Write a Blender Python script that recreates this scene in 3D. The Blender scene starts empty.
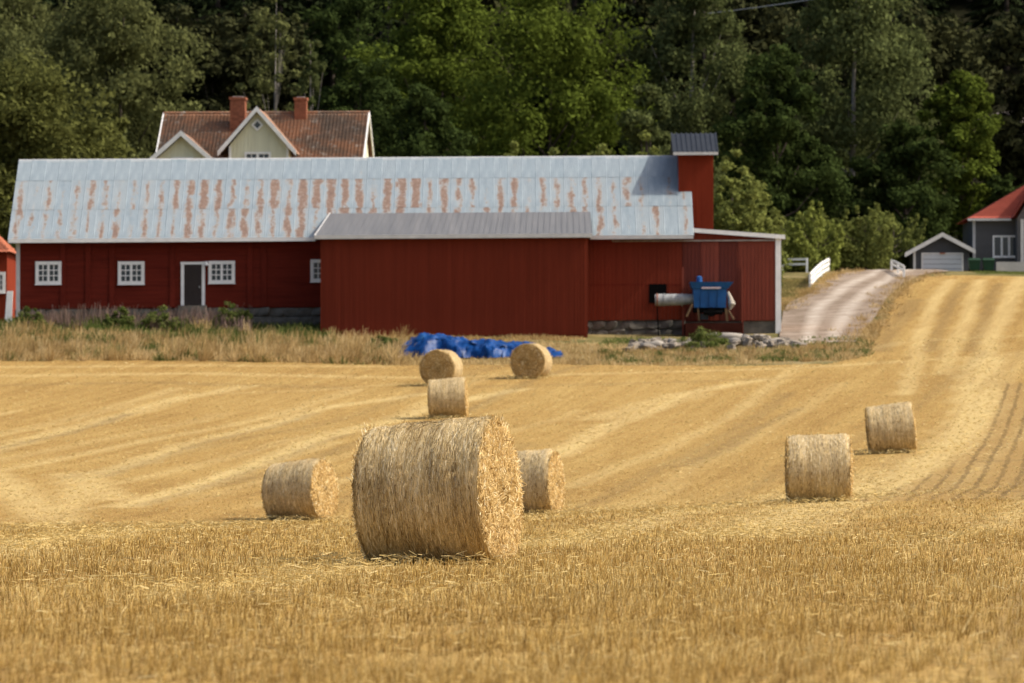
import bpy, math, random
import numpy as np
from mathutils import Vector, Matrix

random.seed(7)
rng = np.random.default_rng(7)
R = math.radians
scene = bpy.context.scene
COL = scene.collection

# ------------------------------------------------------------------ camera
CZ = 1.6                       # eye height
FPX = 5120.0                   # 180 mm lens on a 36 mm sensor, 1024 px wide
PITCH = math.atan((474 - 341.5) / FPX)
cam_d = bpy.data.cameras.new('camera')
cam = bpy.data.objects.new('camera', cam_d)
COL.objects.link(cam)
cam.location = (0, 0, CZ)
cam.rotation_euler = (R(90) + PITCH, 0, 0)
cam_d.lens = 180
cam_d.sensor_width = 36
cam_d.clip_start = 0.5
cam_d.clip_end = 8000
cam_d.dof.use_dof = True
cam_d.dof.focus_distance = 53.5
cam_d.dof.aperture_fstop = 6.3
cam_d.dof.aperture_blades = 9
scene.camera = cam

# ------------------------------------------------------------------ light
SUN_EL = 45.5
SUN_AZ = 95.0                  # degrees clockwise from the view direction (90 = from the right)
world = bpy.data.worlds.new('World')
scene.world = world
world.use_nodes = True
wn = world.node_tree
sky = wn.nodes.new('ShaderNodeTexSky')
sky.sky_type = 'NISHITA'
sky.sun_disc = False
sky.sun_elevation = R(SUN_EL)
sky.sun_rotation = R(SUN_AZ)
sky.air_density = 0.8
sky.dust_density = 5.0
sky.ozone_density = 0.4
bgn = wn.nodes['Background']
wn.links.new(sky.outputs[0], bgn.inputs[0])
bgn.inputs[1].default_value = 0.15
sun_d = bpy.data.lights.new('sun', 'SUN')
sun_d.energy = 3.1
sun_d.angle = R(0.53)
sun_d.color = (1.0, 0.93, 0.82)
sun = bpy.data.objects.new('sun', sun_d)
COL.objects.link(sun)
sdir = Vector((math.sin(R(SUN_AZ)) * math.cos(R(SUN_EL)), math.cos(R(SUN_AZ)) * math.cos(R(SUN_EL)), math.sin(R(SUN_EL))))
sun.rotation_euler = (-sdir).to_track_quat('-Z', 'Y').to_euler()
sun.location = sdir * 100
scene.view_settings.view_transform = 'Standard'
scene.view_settings.look = 'None'
scene.view_settings.exposure = 0.42
scene.view_settings.gamma = 1.0
scene.view_settings.use_curve_mapping = False
scene.cycles.max_bounces = 6
scene.cycles.diffuse_bounces = 3
scene.cycles.glossy_bounces = 2
scene.cycles.transmission_bounces = 3
scene.cycles.caustics_reflective = False
scene.cycles.caustics_refractive = False

# ------------------------------------------------------------------ survey helpers
def P(px, py, d):
    """world point seen at picture position (px, py) that lies at ground distance d"""
    a = PITCH + math.atan((341.5 - py) / FPX)
    z = d * math.tan(a)
    depth = d * math.cos(PITCH) + z * math.sin(PITCH)
    return Vector(((px - 512) / FPX * depth, d, CZ + z))

def X(px, d, py=300):
    return P(px, py, d).x

def Z(py, d):
    return P(512, py, d).z

# ------------------------------------------------------------------ terrain heights
_c = []
for t in [(0, 683, 22.5), (512, 683, 22.5), (1024, 683, 22.5), (512, 600, 36), (0, 600, 36), (1024, 600, 36),
          (435, 564, 54), (60, 556, 58), (960, 552, 58), (100, 535, 82), (900, 531, 82),
          (0, 507, 132), (298, 520, 128), (536, 515, 118), (700, 508, 116), (820, 502, 113), (980, 492, 116),
          (890, 453, 154), (1010, 445, 160), (650, 455, 160), (60, 446, 172), (300, 440, 172), (448, 418, 192), (700, 408, 195),
          (0, 366, 234), (200, 364, 235), (440, 385, 214), (530, 378, 218), (700, 365, 231), (870, 350, 240), (1000, 385, 205),
          (0, 327, 258), (160, 327, 258), (318, 330, 258), (330, 338, 255), (450, 339, 254), (588, 338, 255), (690, 336, 258), (780, 337, 256),
          (815, 332, 259), (850, 303, 292), (895, 275, 335), (940, 270, 350), (1020, 272, 347), (960, 312, 280), (1020, 320, 272)]:
    p = P(*t)
    _c.append((p.x, p.y, p.z))
for (x, y, z) in [(-70, 22, .6), (70, 22, .6), (-70, 60, .7), (70, 60, 1.0), (-70, 120, .9), (70, 120, 2.2), (-70, 180, 3.0), (70, 180, 5.4),
                  (-70, 240, 7.2), (70, 250, 10.5), (0, 0, 0), (-70, 0, 0), (70, 0, 0),
                  (-25, 275, 9.6), (0, 275, 9.6), (10, 285, 10.2), (-17, 341, 14.6), (0, 330, 13.8), (-40, 330, 13.6), (-75, 320, 13), (40, 330, 14), (75, 330, 15),
                  (-40, 390, 18), (0, 390, 18), (40, 390, 18), (-80, 390, 18), (80, 390, 18),
                  (-80, 430, 31), (0, 430, 31), (80, 430, 31), (-90, 480, 50), (0, 480, 50), (90, 480, 50), (-90, 560, 80), (0, 560, 80), (90, 560, 80)]:
    _c.append((x, y, z))
_c = np.array(_c)
_S = 50.0
def _phi(r2):
    return 0.5 * r2 * np.log(np.maximum(r2, 1e-12))
def _fit():
    n = len(_c)
    A = _c[:, :2] / _S
    D = ((A[:, None] - A[None]) ** 2).sum(-1)
    K = _phi(D) + np.eye(n) * 0.0002
    Pm = np.c_[np.ones(n), A]
    L = np.zeros((n + 3, n + 3))
    L[:n, :n] = K; L[:n, n:] = Pm; L[n:, :n] = Pm.T
    return np.linalg.solve(L, np.r_[_c[:, 2], 0, 0, 0])
_w = _fit()
def ground_z(x, y):
    x = np.clip(np.asarray(x, float), -95, 95); y = np.clip(np.asarray(y, float), -5, 575)
    sh = x.shape
    Q = np.c_[x.ravel(), y.ravel()] / _S
    A = _c[:, :2] / _S
    out = np.empty(len(Q))
    for i in range(0, len(Q), 20000):
        q = Q[i:i + 20000]
        D = ((q[:, None] - A[None]) ** 2).sum(-1)
        out[i:i + 20000] = _phi(D) @ _w[:-3] + _w[-3] + q @ _w[-2:]
    return out.reshape(sh)
def gz(x, y):
    return float(ground_z(np.array([x]), np.array([y]))[0])
_dd = np.r_[np.arange(15, 130, .5), np.arange(130, 420, .8)]
def ground_hit(px, py):
    """ground point under a picture position"""
    a = PITCH + math.atan((341.5 - py) / FPX)
    dep = _dd * math.cos(PITCH) + _dd * math.tan(a) * math.sin(PITCH)
    xs = (px - 512) / FPX * dep
    zs = CZ + _dd * math.tan(a)
    g = ground_z(xs, _dd)
    hit = np.nonzero(g >= zs)[0]
    i = hit[0] if len(hit) else len(_dd) - 1
    return np.array([xs[i], _dd[i]])
def hits(pts):
    return np.array([ground_hit(*p) for p in pts])

# ------------------------------------------------------------------ object helpers
def link(o, parent=None):
    COL.objects.link(o)
    if parent is not None:
        o.parent = parent
        o.matrix_parent_inverse = parent.matrix_basis.inverted() if False else Matrix.Identity(4)
    return o
def tag(o, label=None, cat=None, group=None, kind=None):
    if label: o['label'] = label
    if cat: o['category'] = cat
    if group: o['group'] = group
    if kind: o['kind'] = kind
    return o
def empty(name, loc=(0, 0, 0), rot=(0, 0, 0)):
    o = bpy.data.objects.new(name, None)
    o.empty_display_size = 0.2
    o.location = loc; o.rotation_euler = rot
    COL.objects.link(o)
    return o
def mesh_np(name, V, F, attrs=None, smooth=False):
    """V (n,3), F (m,k) all faces with k corners"""
    V = np.asarray(V, np.float32); F = np.asarray(F, np.int32)
    me = bpy.data.meshes.new(name)
    m, k = F.shape
    me.vertices.add(len(V)); me.vertices.foreach_set('co', V.ravel())
    me.loops.add(m * k); me.loops.foreach_set('vertex_index', F.ravel())
    me.polygons.add(m)
    me.polygons.foreach_set('loop_start', np.arange(0, m * k, k, dtype=np.int32))
    me.polygons.foreach_set('loop_total', np.full(m, k, np.int32))
    if smooth:
        me.polygons.foreach_set('use_smooth', np.ones(m, bool))
    if attrs:
        for an, av in attrs.items():
            a = me.attributes.new(an, 'FLOAT', 'POINT')
            a.data.foreach_set('value', np.asarray(av, np.float32))
    me.update(calc_edges=True)
    me.validate()
    return me
def obj(name, me, mat, parent=None, loc=None, rot=None):
    o = bpy.data.objects.new(name, me)
    if mat is not None and len(me.materials) == 0:
        me.materials.append(mat)
    link(o, parent)
    if loc is not None: o.location = loc
    if rot is not None: o.rotation_euler = rot
    return o
class MB:
    """collects boxes, prisms and tubes into one mesh"""
    def __init__(s): s.v = []; s.f = []
    def add(s, vs, fs):
        b = len(s.v); s.v += [tuple(v) for v in vs]; s.f += [tuple(i + b for i in f) for f in fs]; return s
    def box(s, x0, x1, y0, y1, z0, z1):
        return s.add([(x0, y0, z0), (x1, y0, z0), (x1, y1, z0), (x0, y1, z0), (x0, y0, z1), (x1, y0, z1), (x1, y1, z1), (x0, y1, z1)],
                     [(0, 3, 2, 1), (4, 5, 6, 7), (0, 1, 5, 4), (1, 2, 6, 5), (2, 3, 7, 6), (3, 0, 4, 7)])
    def hexa(s, b, t):
        return s.add(list(b) + list(t), [(3, 2, 1, 0), (4, 5, 6, 7), (0, 1, 5, 4), (1, 2, 6, 5), (2, 3, 7, 6), (3, 0, 4, 7)])
    def prism(s, poly, y0, y1, axis='y'):
        n = len(poly)
        if axis == 'y': a = [(p[0], y0, p[1]) for p in poly]; b = [(p[0], y1, p[1]) for p in poly]
        elif axis == 'x': a = [(y0, p[0], p[1]) for p in poly]; b = [(y1, p[0], p[1]) for p in poly]
        else: a = [(p[0], p[1], y0) for p in poly]; b = [(p[0], p[1], y1) for p in poly]
        return s.add(a + b, [tuple(range(n)), tuple(range(2 * n - 1, n - 1, -1))] + [(i, i + n, (i + 1) % n + n, (i + 1) % n) for i in range(n)])
    def beam(s, a, b, w, h, up=(0, 0, 1)):
        a = Vector(a); b = Vector(b); d = (b - a).normalized()
        u = Vector(up); side = d.cross(u)
        if side.length < 1e-4: side = d.cross(Vector((1, 0, 0)))
        side.normalize(); u = side.cross(d).normalized()
        q = [side * (w / 2) * i + u * (h / 2) * j for i, j in ((-1, -1), (1, -1), (1, 1), (-1, 1))]
        return s.hexa([a + k for k in q], [b + k for k in q])
    def tube(s, pts, rad, n=8, cap=True):
        pts = [Vector(p) for p in pts]
        rings = []
        for i, p in enumerate(pts):
            d = (pts[min(i + 1, len(pts) - 1)] - pts[max(i - 1, 0)]).normalized()
            a = d.cross(Vector((0.13, 0.27, 0.95)))
            if a.length < 1e-3: a = d.cross(Vector((1, 0, 0)))
            a.normalize(); b = d.cross(a)
            r = rad[i] if hasattr(rad, '__len__') else rad
            rings.append([p + (a * math.cos(2 * math.pi * k / n) + b * math.sin(2 * math.pi * k / n)) * r for k in range(n)])
        base = [v for rr in rings for v in rr]
        f = [(i * n + k, i * n + (k + 1) % n, (i + 1) * n + (k + 1) % n, (i + 1) * n + k) for i in range(len(pts) - 1) for k in range(n)]
        if cap:
            f.append(tuple(range(n - 1, -1, -1))); f.append(tuple((len(pts) - 1) * n + k for k in range(n)))
        return s.add(base, f)
    def mesh(s, name, smooth=False):
        me = bpy.data.meshes.new(name)
        me.from_pydata(s.v, [], s.f)
        import bmesh
        bm = bmesh.new(); bm.from_mesh(me)
        bmesh.ops.recalc_face_normals(bm, faces=bm.faces)
        bm.to_mesh(me); bm.free()
        if smooth:
            me.polygons.foreach_set('use_smooth', np.ones(len(me.polygons), bool))
        me.update()
        return me
    def build(s, name, mat, parent=None, smooth=False, loc=None, rot=None):
        return obj(name, s.mesh(name, smooth), mat, parent, loc, rot)

# ------------------------------------------------------------------ material helpers
class NT:
    def __init__(s, name):
        s.m = bpy.data.materials.new(name); s.m.use_nodes = True
        s.t = s.m.node_tree; s.t.nodes.clear()
        s.out = s.t.nodes.new('ShaderNodeOutputMaterial')
    def n(s, kind, **kw):
        nd = s.t.nodes.new('ShaderNode' + kind)
        for k, v in kw.items():
            if k in nd.inputs: nd.inputs[k].default_value = v
            else: setattr(nd, k, v)
        return nd
    def l(s, a, b): s.t.links.new(a, b)
    def coord(s, scale=(1, 1, 1), kind='Object', rot=(0, 0, 0)):
        tc = s.n('TexCoord'); mp = s.n('Mapping')
        mp.inputs['Scale'].default_value = scale; mp.inputs['Rotation'].default_value = rot
        s.l(tc.outputs[kind], mp.inputs[0]); return mp.outputs[0]
    def rowcoord(s, ang, ku, kv):
        tc = s.n('TexCoord'); sp = s.n('SeparateXYZ'); s.l(tc.outputs['Object'], sp.inputs[0])
        ca, sa = math.cos(ang), math.sin(ang)
        u = s.math('SUBTRACT', s.math('MULTIPLY', sp.outputs[0], ca * ku), s.math('MULTIPLY', sp.outputs[1], sa * ku))
        v = s.math('ADD', s.math('MULTIPLY', sp.outputs[0], sa * kv), s.math('MULTIPLY', sp.outputs[1], ca * kv))
        c = s.n('CombineXYZ'); s.l(u, c.inputs[0]); s.l(v, c.inputs[1]); return c.outputs[0], u
    def noise(s, vec, scale, detail=4, rough=.55, dist=0):
        nd = s.n('TexNoise'); nd.inputs['Scale'].default_value = scale
        nd.inputs['Detail'].default_value = detail; nd.inputs['Roughness'].default_value = rough; nd.inputs['Distortion'].default_value = dist
        if vec is not None: s.l(vec, nd.inputs['Vector'])
        return nd.outputs['Fac']
    def ramp(s, fac, stops):
        r = s.n('ValToRGB'); e = r.color_ramp.elements
        while len(e) < len(stops): e.new(0.5)
        for i, (p, c) in enumerate(stops):
            e[i].position = p
            e[i].color = (c, c, c, 1) if isinstance(c, (int, float)) else (*c, 1)
        s.l(fac, r.inputs[0]); return r.outputs[0]
    def mix(s, fac, a, b, mode='MIX'):
        m = s.n('Mix', data_type='RGBA', blend_type=mode)
        for sock, v in ((m.inputs[0], fac), (m.inputs[6], a), (m.inputs[7], b)):
            if isinstance(v, (int, float)): sock.default_value = v
            elif isinstance(v, tuple): sock.default_value = (*v, 1) if len(v) == 3 else v
            else: s.l(v, sock)
        return m.outputs[2]
    def math(s, op, a, b=0.0, clamp=False):
        m = s.n('Math', operation=op, use_clamp=clamp)
        for sock, v in ((m.inputs[0], a), (m.inputs[1], b)):
            if isinstance(v, (int, float)): sock.default_value = v
            else: s.l(v, sock)
        return m.outputs[0]
    def attr(s, name):
        a = s.n('Attribute'); a.attribute_name = name; return a.outputs['Fac']
    def bump(s, h, strength=.4, dist=.02):
        b = s.n('Bump'); b.inputs['Strength'].default_value = strength; b.inputs['Distance'].default_value = dist
        s.l(h, b.inputs['Height']); return b.outputs[0]
    def pbr(s, col, rough=.8, normal=None, metal=0.0, spec=None):
        p = s.n('BsdfPrincipled')
        if isinstance(col, tuple): p.inputs['Base Color'].default_value = (*col, 1)
        else: s.l(col, p.inputs['Base Color'])
        if isinstance(rough, (int, float)): p.inputs['Roughness'].default_value = rough
        else: s.l(rough, p.inputs['Roughness'])
        p.inputs['Metallic'].default_value = metal
        if spec is not None: p.inputs['Specular IOR Level'].default_value = spec
        if normal is not None: s.l(normal, p.inputs['Normal'])
        s.l(p.outputs[0], s.out.inputs[0]); return s.m
    def thin(s, col, trans=.35):
        d = s.n('BsdfDiffuse'); t = s.n('BsdfTranslucent'); mx = s.n('MixShader'); mx.inputs[0].default_value = trans
        s.l(col, d.inputs[0]); s.l(col, t.inputs[0])
        s.l(d.outputs[0], mx.inputs[1]); s.l(t.outputs[0], mx.inputs[2]); s.l(mx.outputs[0], s.out.inputs[0]); return s.m

def simple(name, c, var=.25, scale=3.0, rough=.75, stretch=(1, 1, 1), bump=.2, bd=.01, spec=.3):
    """weathered paint or material of one colour with soft mottling and streaks"""
    t = NT(name)
    v = t.coord(stretch)
    a = t.noise(v, scale, 5); b = t.noise(v, scale * 9, 3)
    lo = tuple(x * (1 - var) for x in c); hi = tuple(min(1, x * (1 + var)) for x in c)
    col = t.ramp(t.math('ADD', t.math('MULTIPLY', a, .65), t.math('MULTIPLY', b, .35)), [(.32, lo), (.68, hi)])
    return t.pbr(col, rough, t.bump(b, bump, bd), spec=spec)

M = {}
M['white'] = simple('white_paint', (.80, .80, .77), .12, 2.0, .6)
M['white_grey'] = simple('greyed_white_paint', (.52, .52, .50), .16, 2.0, .65)
M['falu'] = simple('falu_red_paint', (.135, .0185, .0100), .30, 1.1, .85, (1, 1, .35), spec=.08)
M['falu_h'] = simple('falu_red_horizontal_boards', (.135, .0185, .0100), .32, 1.2, .85, (.25, 1, 4.5), spec=.08)
M['falu_annex'] = simple('falu_red_board', (.160, .0275, .0130), .17, 1.0, .85, (5.5, 1, .12), spec=.08)
M['falu_tower'] = simple('falu_red_tower', (.185, .0275, .011), .2, 1.2, .85, (1.3, 1, .3), spec=.08)
M['lean_a'] = simple('faded_red_panel', (.21, .052, .032), .16, 1.2, .75, (1.5, 1, .2), spec=.08)
M['lean_b'] = simple('faded_dark_red_panel', (.135, .034, .023), .16, 1.2, .75, (1.5, 1, .2), spec=.08)
M['dark_red'] = simple('dirty_dark_red', (.045, .012, .008), .4, 2, .9, spec=.05)
M['door_dark'] = simple('dark_brown_door', (.035, .026, .022), .2, 2, .7)
M['lead'] = simple('tarred_metal', (.02, .023, .027), .3, 2, .5)
M['stone'] = simple('foundation_stone', (.125, .115, .095), .4, 2.5, .9, bump=.6, bd=.05)
M['rubble'] = simple('pale_field_stone', (.25, .215, .17), .6, 3, .9, bump=.6, bd=.05)
M['rock'] = simple('hill_rock', (.22, .19, .175), .5, .5, .9, bump=.8, bd=.3)
M['concrete'] = simple('concrete', (.40, .39, .36), .15, 1.0, .9)
M['brick'] = simple('chimney_brick', (.29, .105, .055), .4, 5, .9, (1, 1, 2))
M['house_wall'] = simple('pale_green_boards', (.68, .67, .49), .08, 1.2, .8, (2, 2, .2))
M['grey_wall'] = simple('dark_grey_boards', (.095, .095, .095), .12, 1.2, .8, (.3, .3, 2))
M['garage_wall'] = simple('charcoal_boards', (.055, .058, .064), .12, 1.2, .8)
M['garage_door'] = simple('pale_garage_door', (.44, .47, .50), .06, 1, .5)
M['bin'] = simple('green_plastic', (.012, .05, .022), .2, 2, .5)
M['steel'] = simple('galvanised_steel', (.42, .43, .43), .2, 4, .45)
M['dirty_steel'] = simple('dirty_duct_steel', (.30, .31, .31), .5, 3.5, .5)
M['dirty_bag'] = simple('dusty_bag_cloth', (.42, .38, .32), .3, 4, .9)
M['blue_paint'] = simple('blue_machine_paint', (.010, .085, .26), .25, 2.5, .45)
M['timber'] = simple('weathered_timber', (.30, .27, .23), .35, 3, .9, (1, 1, 1))
M['yellow_leg'] = simple('yellowed_wood_leg', (.16, .10, .05), .4, 3, .8)
M['curtain'] = simple('white_curtain', (.55, .55, .54), .15, 3, .9, (4, 1, .3))
t = NT('window_glass'); M['glass'] = t.pbr((.045, .058, .068), .05, spec=1.0)
t = NT('dark_opening'); M['dark'] = t.pbr((.006, .006, .006), 1.0, spec=0.0)
t = NT('sign_print'); M['sign'] = t.pbr((.62, .50, .52), .6)
t = NT('cable_black'); M['cable'] = t.pbr((.25, .26, .26), .5)

# annex roof: dull grey sheet with soft streaks down the slope
t = NT('grey_annex_sheet')
v = t.coord((1.6, .12, .12))
c_ = t.ramp(t.noise(v, 1.3, 6, .6), [(.3, (.125, .127, .13)), (.55, (.16, .16, .16)), (.75, (.205, .20, .195))])
M['annex_sheet'] = t.pbr(c_, .55, metal=.15)

# rusted galvanised roof sheet: obj.color r = how much rust
t = NT('rusted_roof_sheet')
oi = t.n('ObjectInfo')
sx = t.n('SeparateColor'); t.l(oi.outputs['Color'], sx.inputs[0])
tc = t.n('TexCoord'); cb = t.n('CombineXYZ'); t.l(oi.outputs['Random'], cb.inputs[0])
va = t.n('VectorMath', operation='SCALE'); va.inputs['Scale'].default_value = 37.0; t.l(cb.outputs[0], va.inputs[0])
ad = t.n('VectorMath', operation='ADD'); t.l(tc.outputs['Object'], ad.inputs[0]); t.l(va.outputs[0], ad.inputs[1])
mp = t.n('Mapping'); mp.inputs['Scale'].default_value = (3.3, .95, .95); t.l(ad.outputs[0], mp.inputs[0])
n1 = t.noise(mp.outputs[0], 1.0, 3, .55, .35)
n2 = t.noise(ad.outputs[0], 7.0, 4, .7)
mask = t.math('ADD', t.math('MULTIPLY', n1, .60), t.math('MULTIPLY', n2, .44))
sp = t.n('SeparateXYZ'); t.l(tc.outputs['Object'], sp.inputs[0])
cen = t.math('ABSOLUTE', t.math('SUBTRACT', sp.outputs[0], .36))           # rust gathers on the middle of a sheet
mask = t.math('SUBTRACT', mask, t.math('MULTIPLY', t.math('POWER', cen, 1.5), 1.5))
mask = t.math('ADD', mask, t.math('MULTIPLY', t.math('SUBTRACT', sx.outputs[0], .42), .40))
rm = t.ramp(mask, [(.50, 0.0), (.585, 1.0)])
zinc = t.ramp(t.noise(t.coord((2.2, .5, .5)), 2.0, 4), [(.3, (.195, .250, .282)), (.7, (.285, .34, .372))])
zinc = t.mix(t.math('MULTIPLY', sx.outputs[1], .55), zinc, (.31, .335, .335))
rustc = t.ramp(t.noise(ad.outputs[0], 5.5, 4, .7), [(.32, (.115, .045, .023)), (.52, (.20, .105, .062)), (.72, (.32, .25, .19))])
rh = t.mix(t.ramp(mask, [(.43, 0.0), (.54, .55)]), zinc, (.38, .34, .285))
M['roof_sheet'] = t.pbr(t.mix(t.math('MULTIPLY', rm, .82), rh, rustc), .5, metal=.12, spec=.35)

# clay pantiles
t = NT('clay_pantiles')
v = t.coord()
big = t.noise(v, .30, 3, .5, .6)
fine = t.noise(v, 4.5, 5, .75)
c_ = t.ramp(t.math('ADD', t.math('MULTIPLY', big, .62), t.math('MULTIPLY', fine, .42)),
            [(.40, (.095, .068, .048)), (.49, (.16, .098, .062)), (.56, (.27, .125, .062)), (.68, (.34, .17, .09))])
lich = t.math('MULTIPLY', t.ramp(t.noise(v, 2.1, 6, .75), [(.55, 0.0), (.62, 1.0)]), t.ramp(t.noise(v, .25, 2), [(.40, 0.1), (.52, .9)]))
M['pantile'] = t.pbr(t.mix(lich, c_, (.42, .38, .31)), .85)
M['pantile_orange'] = simple('orange_tiles', (.42, .135, .07), .25, 1.5, .85)
M['pantile_red'] = simple('red_concrete_tiles', (.42, .09, .055), .14, 2.5, .75)

# ground covers
t = NT('grassy_ground')
v = t.coord()
c_ = t.ramp(t.noise(v, .35, 6, .65), [(.3, (.07, .075, .025)), (.5, (.15, .13, .05)), (.62, (.27, .21, .10)), (.8, (.30, .24, .12))])
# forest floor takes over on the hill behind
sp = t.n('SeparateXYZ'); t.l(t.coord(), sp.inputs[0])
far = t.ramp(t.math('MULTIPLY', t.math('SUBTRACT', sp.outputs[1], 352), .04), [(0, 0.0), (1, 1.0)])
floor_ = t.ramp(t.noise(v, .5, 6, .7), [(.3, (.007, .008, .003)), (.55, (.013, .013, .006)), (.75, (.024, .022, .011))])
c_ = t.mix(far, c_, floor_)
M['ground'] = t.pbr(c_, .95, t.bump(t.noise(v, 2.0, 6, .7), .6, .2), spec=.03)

t = NT('stubble_field')
v = t.coord()
vr, _u = t.rowcoord(R(8), 1.0, .035)
vl, u_ = t.rowcoord(R(6.5), 1.0, .12)
big = t.noise(v, .06, 4, .55); mid = t.noise(vr, 1.3, 5, .65, .3); fine = t.noise(v, 15.0, 3, .75); clod = t.noise(v, 2.5, 4, .7)
h = t.math('ADD', t.math('MULTIPLY', big, .26), t.math('ADD', t.math('MULTIPLY', mid, .42), t.math('MULTIPLY', clod, .32)))
c_ = t.ramp(h, [(.36, (0.2627, 0.1499, 0.0402)), (.47, (0.3745, 0.2298, 0.0688)), (.56, (0.4475, 0.2947, 0.0957)), (.68, (0.5252, 0.3748, 0.1435))])
c_ = t.mix(t.ramp(fine, [(.40, .75), (.52, 0.0)]), c_, (0.1264, 0.0779, 0.0305))          # soil between the straw
c_ = t.mix(t.ramp(fine, [(.56, 0.0), (.66, .6)]), c_, (0.6420, 0.4997, 0.2104))
sw = t.math('MULTIPLY', t.attr('swath'), t.ramp(t.math('ADD', t.math('MULTIPLY', mid, .4), t.math('ADD', t.math('MULTIPLY', fine, .3), t.math('MULTIPLY', clod, .3))), [(.36, .35), (.56, 1.0)]))
c_ = t.mix(sw, c_, (0.6128, 0.4746, 0.2152))
ln_ = t.math('SINE', t.math('ADD', t.math('MULTIPLY', u_, 2 * math.pi / .50), t.math('MULTIPLY', t.noise(v, .5, 2), 3.0)))
rows_m = t.math('MULTIPLY', t.attr('drills'), t.ramp(ln_, [(.45, 0.0), (.85, 1.0)]))
rows_m = t.math('MULTIPLY', rows_m, t.ramp(t.noise(vl, 1.5, 3, .6), [(.3, .45), (.6, 1.0)]))
c_ = t.mix(t.math('MULTIPLY', t.attr('drills'), .6), c_, (0.3113, 0.2048, 0.0812))
c_ = t.mix(t.math('MULTIPLY', rows_m, .62), c_, (0.0973, 0.0620, 0.0269))
c_ = t.mix(t.math('MULTIPLY', t.attr('furrow'), t.ramp(clod, [(.35, 1.0), (.65, .4)])), c_, (0.1459, 0.0999, 0.0478))
M['field'] = t.pbr(c_, .95, t.bump(fine, .7, .05), spec=.05)

t = NT('stubble_straw')
c_ = t.ramp(t.attr('var'), [(0, (0.1501, 0.0858, 0.0250)), (.3, (0.3752, 0.2383, 0.0670)), (.65, (0.5628, 0.4003, 0.1384)), (1, (0.7504, 0.6195, 0.3124))])
M['straw'] = t.thin(c_, .25)
t = NT('lying_straw')
c_ = t.ramp(t.attr('var'), [(0, (0.4315, 0.2954, 0.0982)), (.6, (0.5815, 0.4479, 0.1874)), (1, (0.7128, 0.6005, 0.3214))])
M['straw_pale'] = t.thin(c_, .2)

t = NT('gravel')
v = t.coord()
c_ = t.ramp(t.math('ADD', t.math('MULTIPLY', t.noise(v, .6, 5, .6), .6), t.math('MULTIPLY', t.noise(v, 9, 3, .7), .4)),
            [(.38, (.155, .115, .08)), (.50, (.245, .19, .14)), (.62, (.34, .275, .215))])
c_ = t.mix(t.math('MULTIPLY', t.attr('swath'), t.ramp(t.noise(v, .9, 6, .7), [(.36, .2), (.60, .95)])), c_, (.49, .425, .35))
M['gravel'] = t.pbr(c_, .95, t.bump(t.noise(v, 6, 4), .5, .03), spec=.05)

def leafmat(name, lo, mid, hi, trans=.35):
    t = NT(name)
    return t.thin(t.ramp(t.attr('var'), [(0, lo), (.5, mid), (1, hi)]), trans)
def leaf3(name, c, spread=.34, trans=.35):
    return leafmat(name, tuple(x * (1 - spread) for x in c), c, tuple(min(1, x * (1 + spread)) for x in c), trans)
M['leaf_olive'] = leaf3('olive_leaves', (0.105, 0.112, 0.032))
M['leaf_willow'] = leaf3('grey_olive_leaves', (0.118, 0.128, 0.046))
M['leaf_maple'] = leaf3('bright_green_leaves', (0.092, 0.122, 0.02))
M['leaf_dark'] = leaf3('dark_green_leaves', (0.044, 0.064, 0.018))
M['leaf_birch'] = leaf3('birch_leaves', (0.105, 0.124, 0.044))
M['leaf_lime'] = leaf3('yellow_green_leaves', (.225, .255, .06))
M['leaf_hedge'] = leaf3('hedge_leaves', (.165, .185, .05))
M['leaf_spruce'] = leaf3('spruce_needles', (0.022, 0.03, 0.012), .4, .15)
M['leaf_brown'] = leaf3('brown_green_needles', (0.045, 0.048, 0.02), .4, .15)
M['bark'] = simple('dark_bark', (.07, .055, .042), .35, 3, .95)
M['bark_pale'] = simple('pale_bark', (.26, .235, .20), .35, 3, .9)
M['grass_dry'] = leafmat('dry_grass', (.25, .155, .06), (.48, .335, .14), (.68, .53, .29), .38)
M['grass_green'] = leafmat('green_weeds', (.06, .085, .02), (.12, .15, .04), (.25, .25, .09), .35)
M['grass_lawn'] = leafmat('yellowed_lawn', (.12, .12, .035), (.27, .22, .08), (.42, .33, .14), .35)
M['grass_purple'] = leafmat('purple_flower_spikes', (.12, .085, .06), (.21, .145, .115), (.30, .21, .18), .3)

# ------------------------------------------------------------------ field layout (swaths of lying straw, furrows)
SW = []   # world polyline, half width, strength
def swath(pts, w, s=1.0): SW.append((hits(pts), w * .55, s * .72))
swath([(-40, 460), (0, 449), (66, 430), (176, 400), (250, 386)], .9, .8)
swath([(30, 528), (88, 478), (185, 446), (316, 409), (426, 394)], .8, .85)
swath([(120, 508), (198, 487), (281, 456), (352, 430), (430, 408), (520, 390)], .8, .95)
swath([(-20, 470), (30, 500), (50, 522)], 1.1, .8)
swath([(70, 475), (115, 500)], 1.2, .8)
swath([(-20, 556), (100, 533), (250, 526), (350, 524)], 1.4, .8)
swath([(180, 600), (290, 582), (380, 562), (540, 548), (635, 525), (729, 506), (790, 494)], .9, .75)
swath([(-30, 377), (200, 374), (420, 378), (560, 375), (800, 368), (900, 362), (1050, 352)], 1.5, .6)
swath([(-30, 368), (200, 366), (380, 367)], .9, .7)
swath([(554, 458), (611, 425), (690, 394), (760, 380)], .8, .9)
swath([(600, 420), (650, 405), (690, 395)], 1.6, .7)
swath([(729, 540), (786, 520), (871, 492), (942, 454), (980, 411), (980, 383), (989, 358)], 1.5, 1.0)
swath([(985, 362), (994, 330), (1010, 300), (1022, 277)], .9, .75)
swath([(905, 395), (908, 386), (918, 357), (920, 335), (930, 312), (951, 280)], .65, .75)
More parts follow.
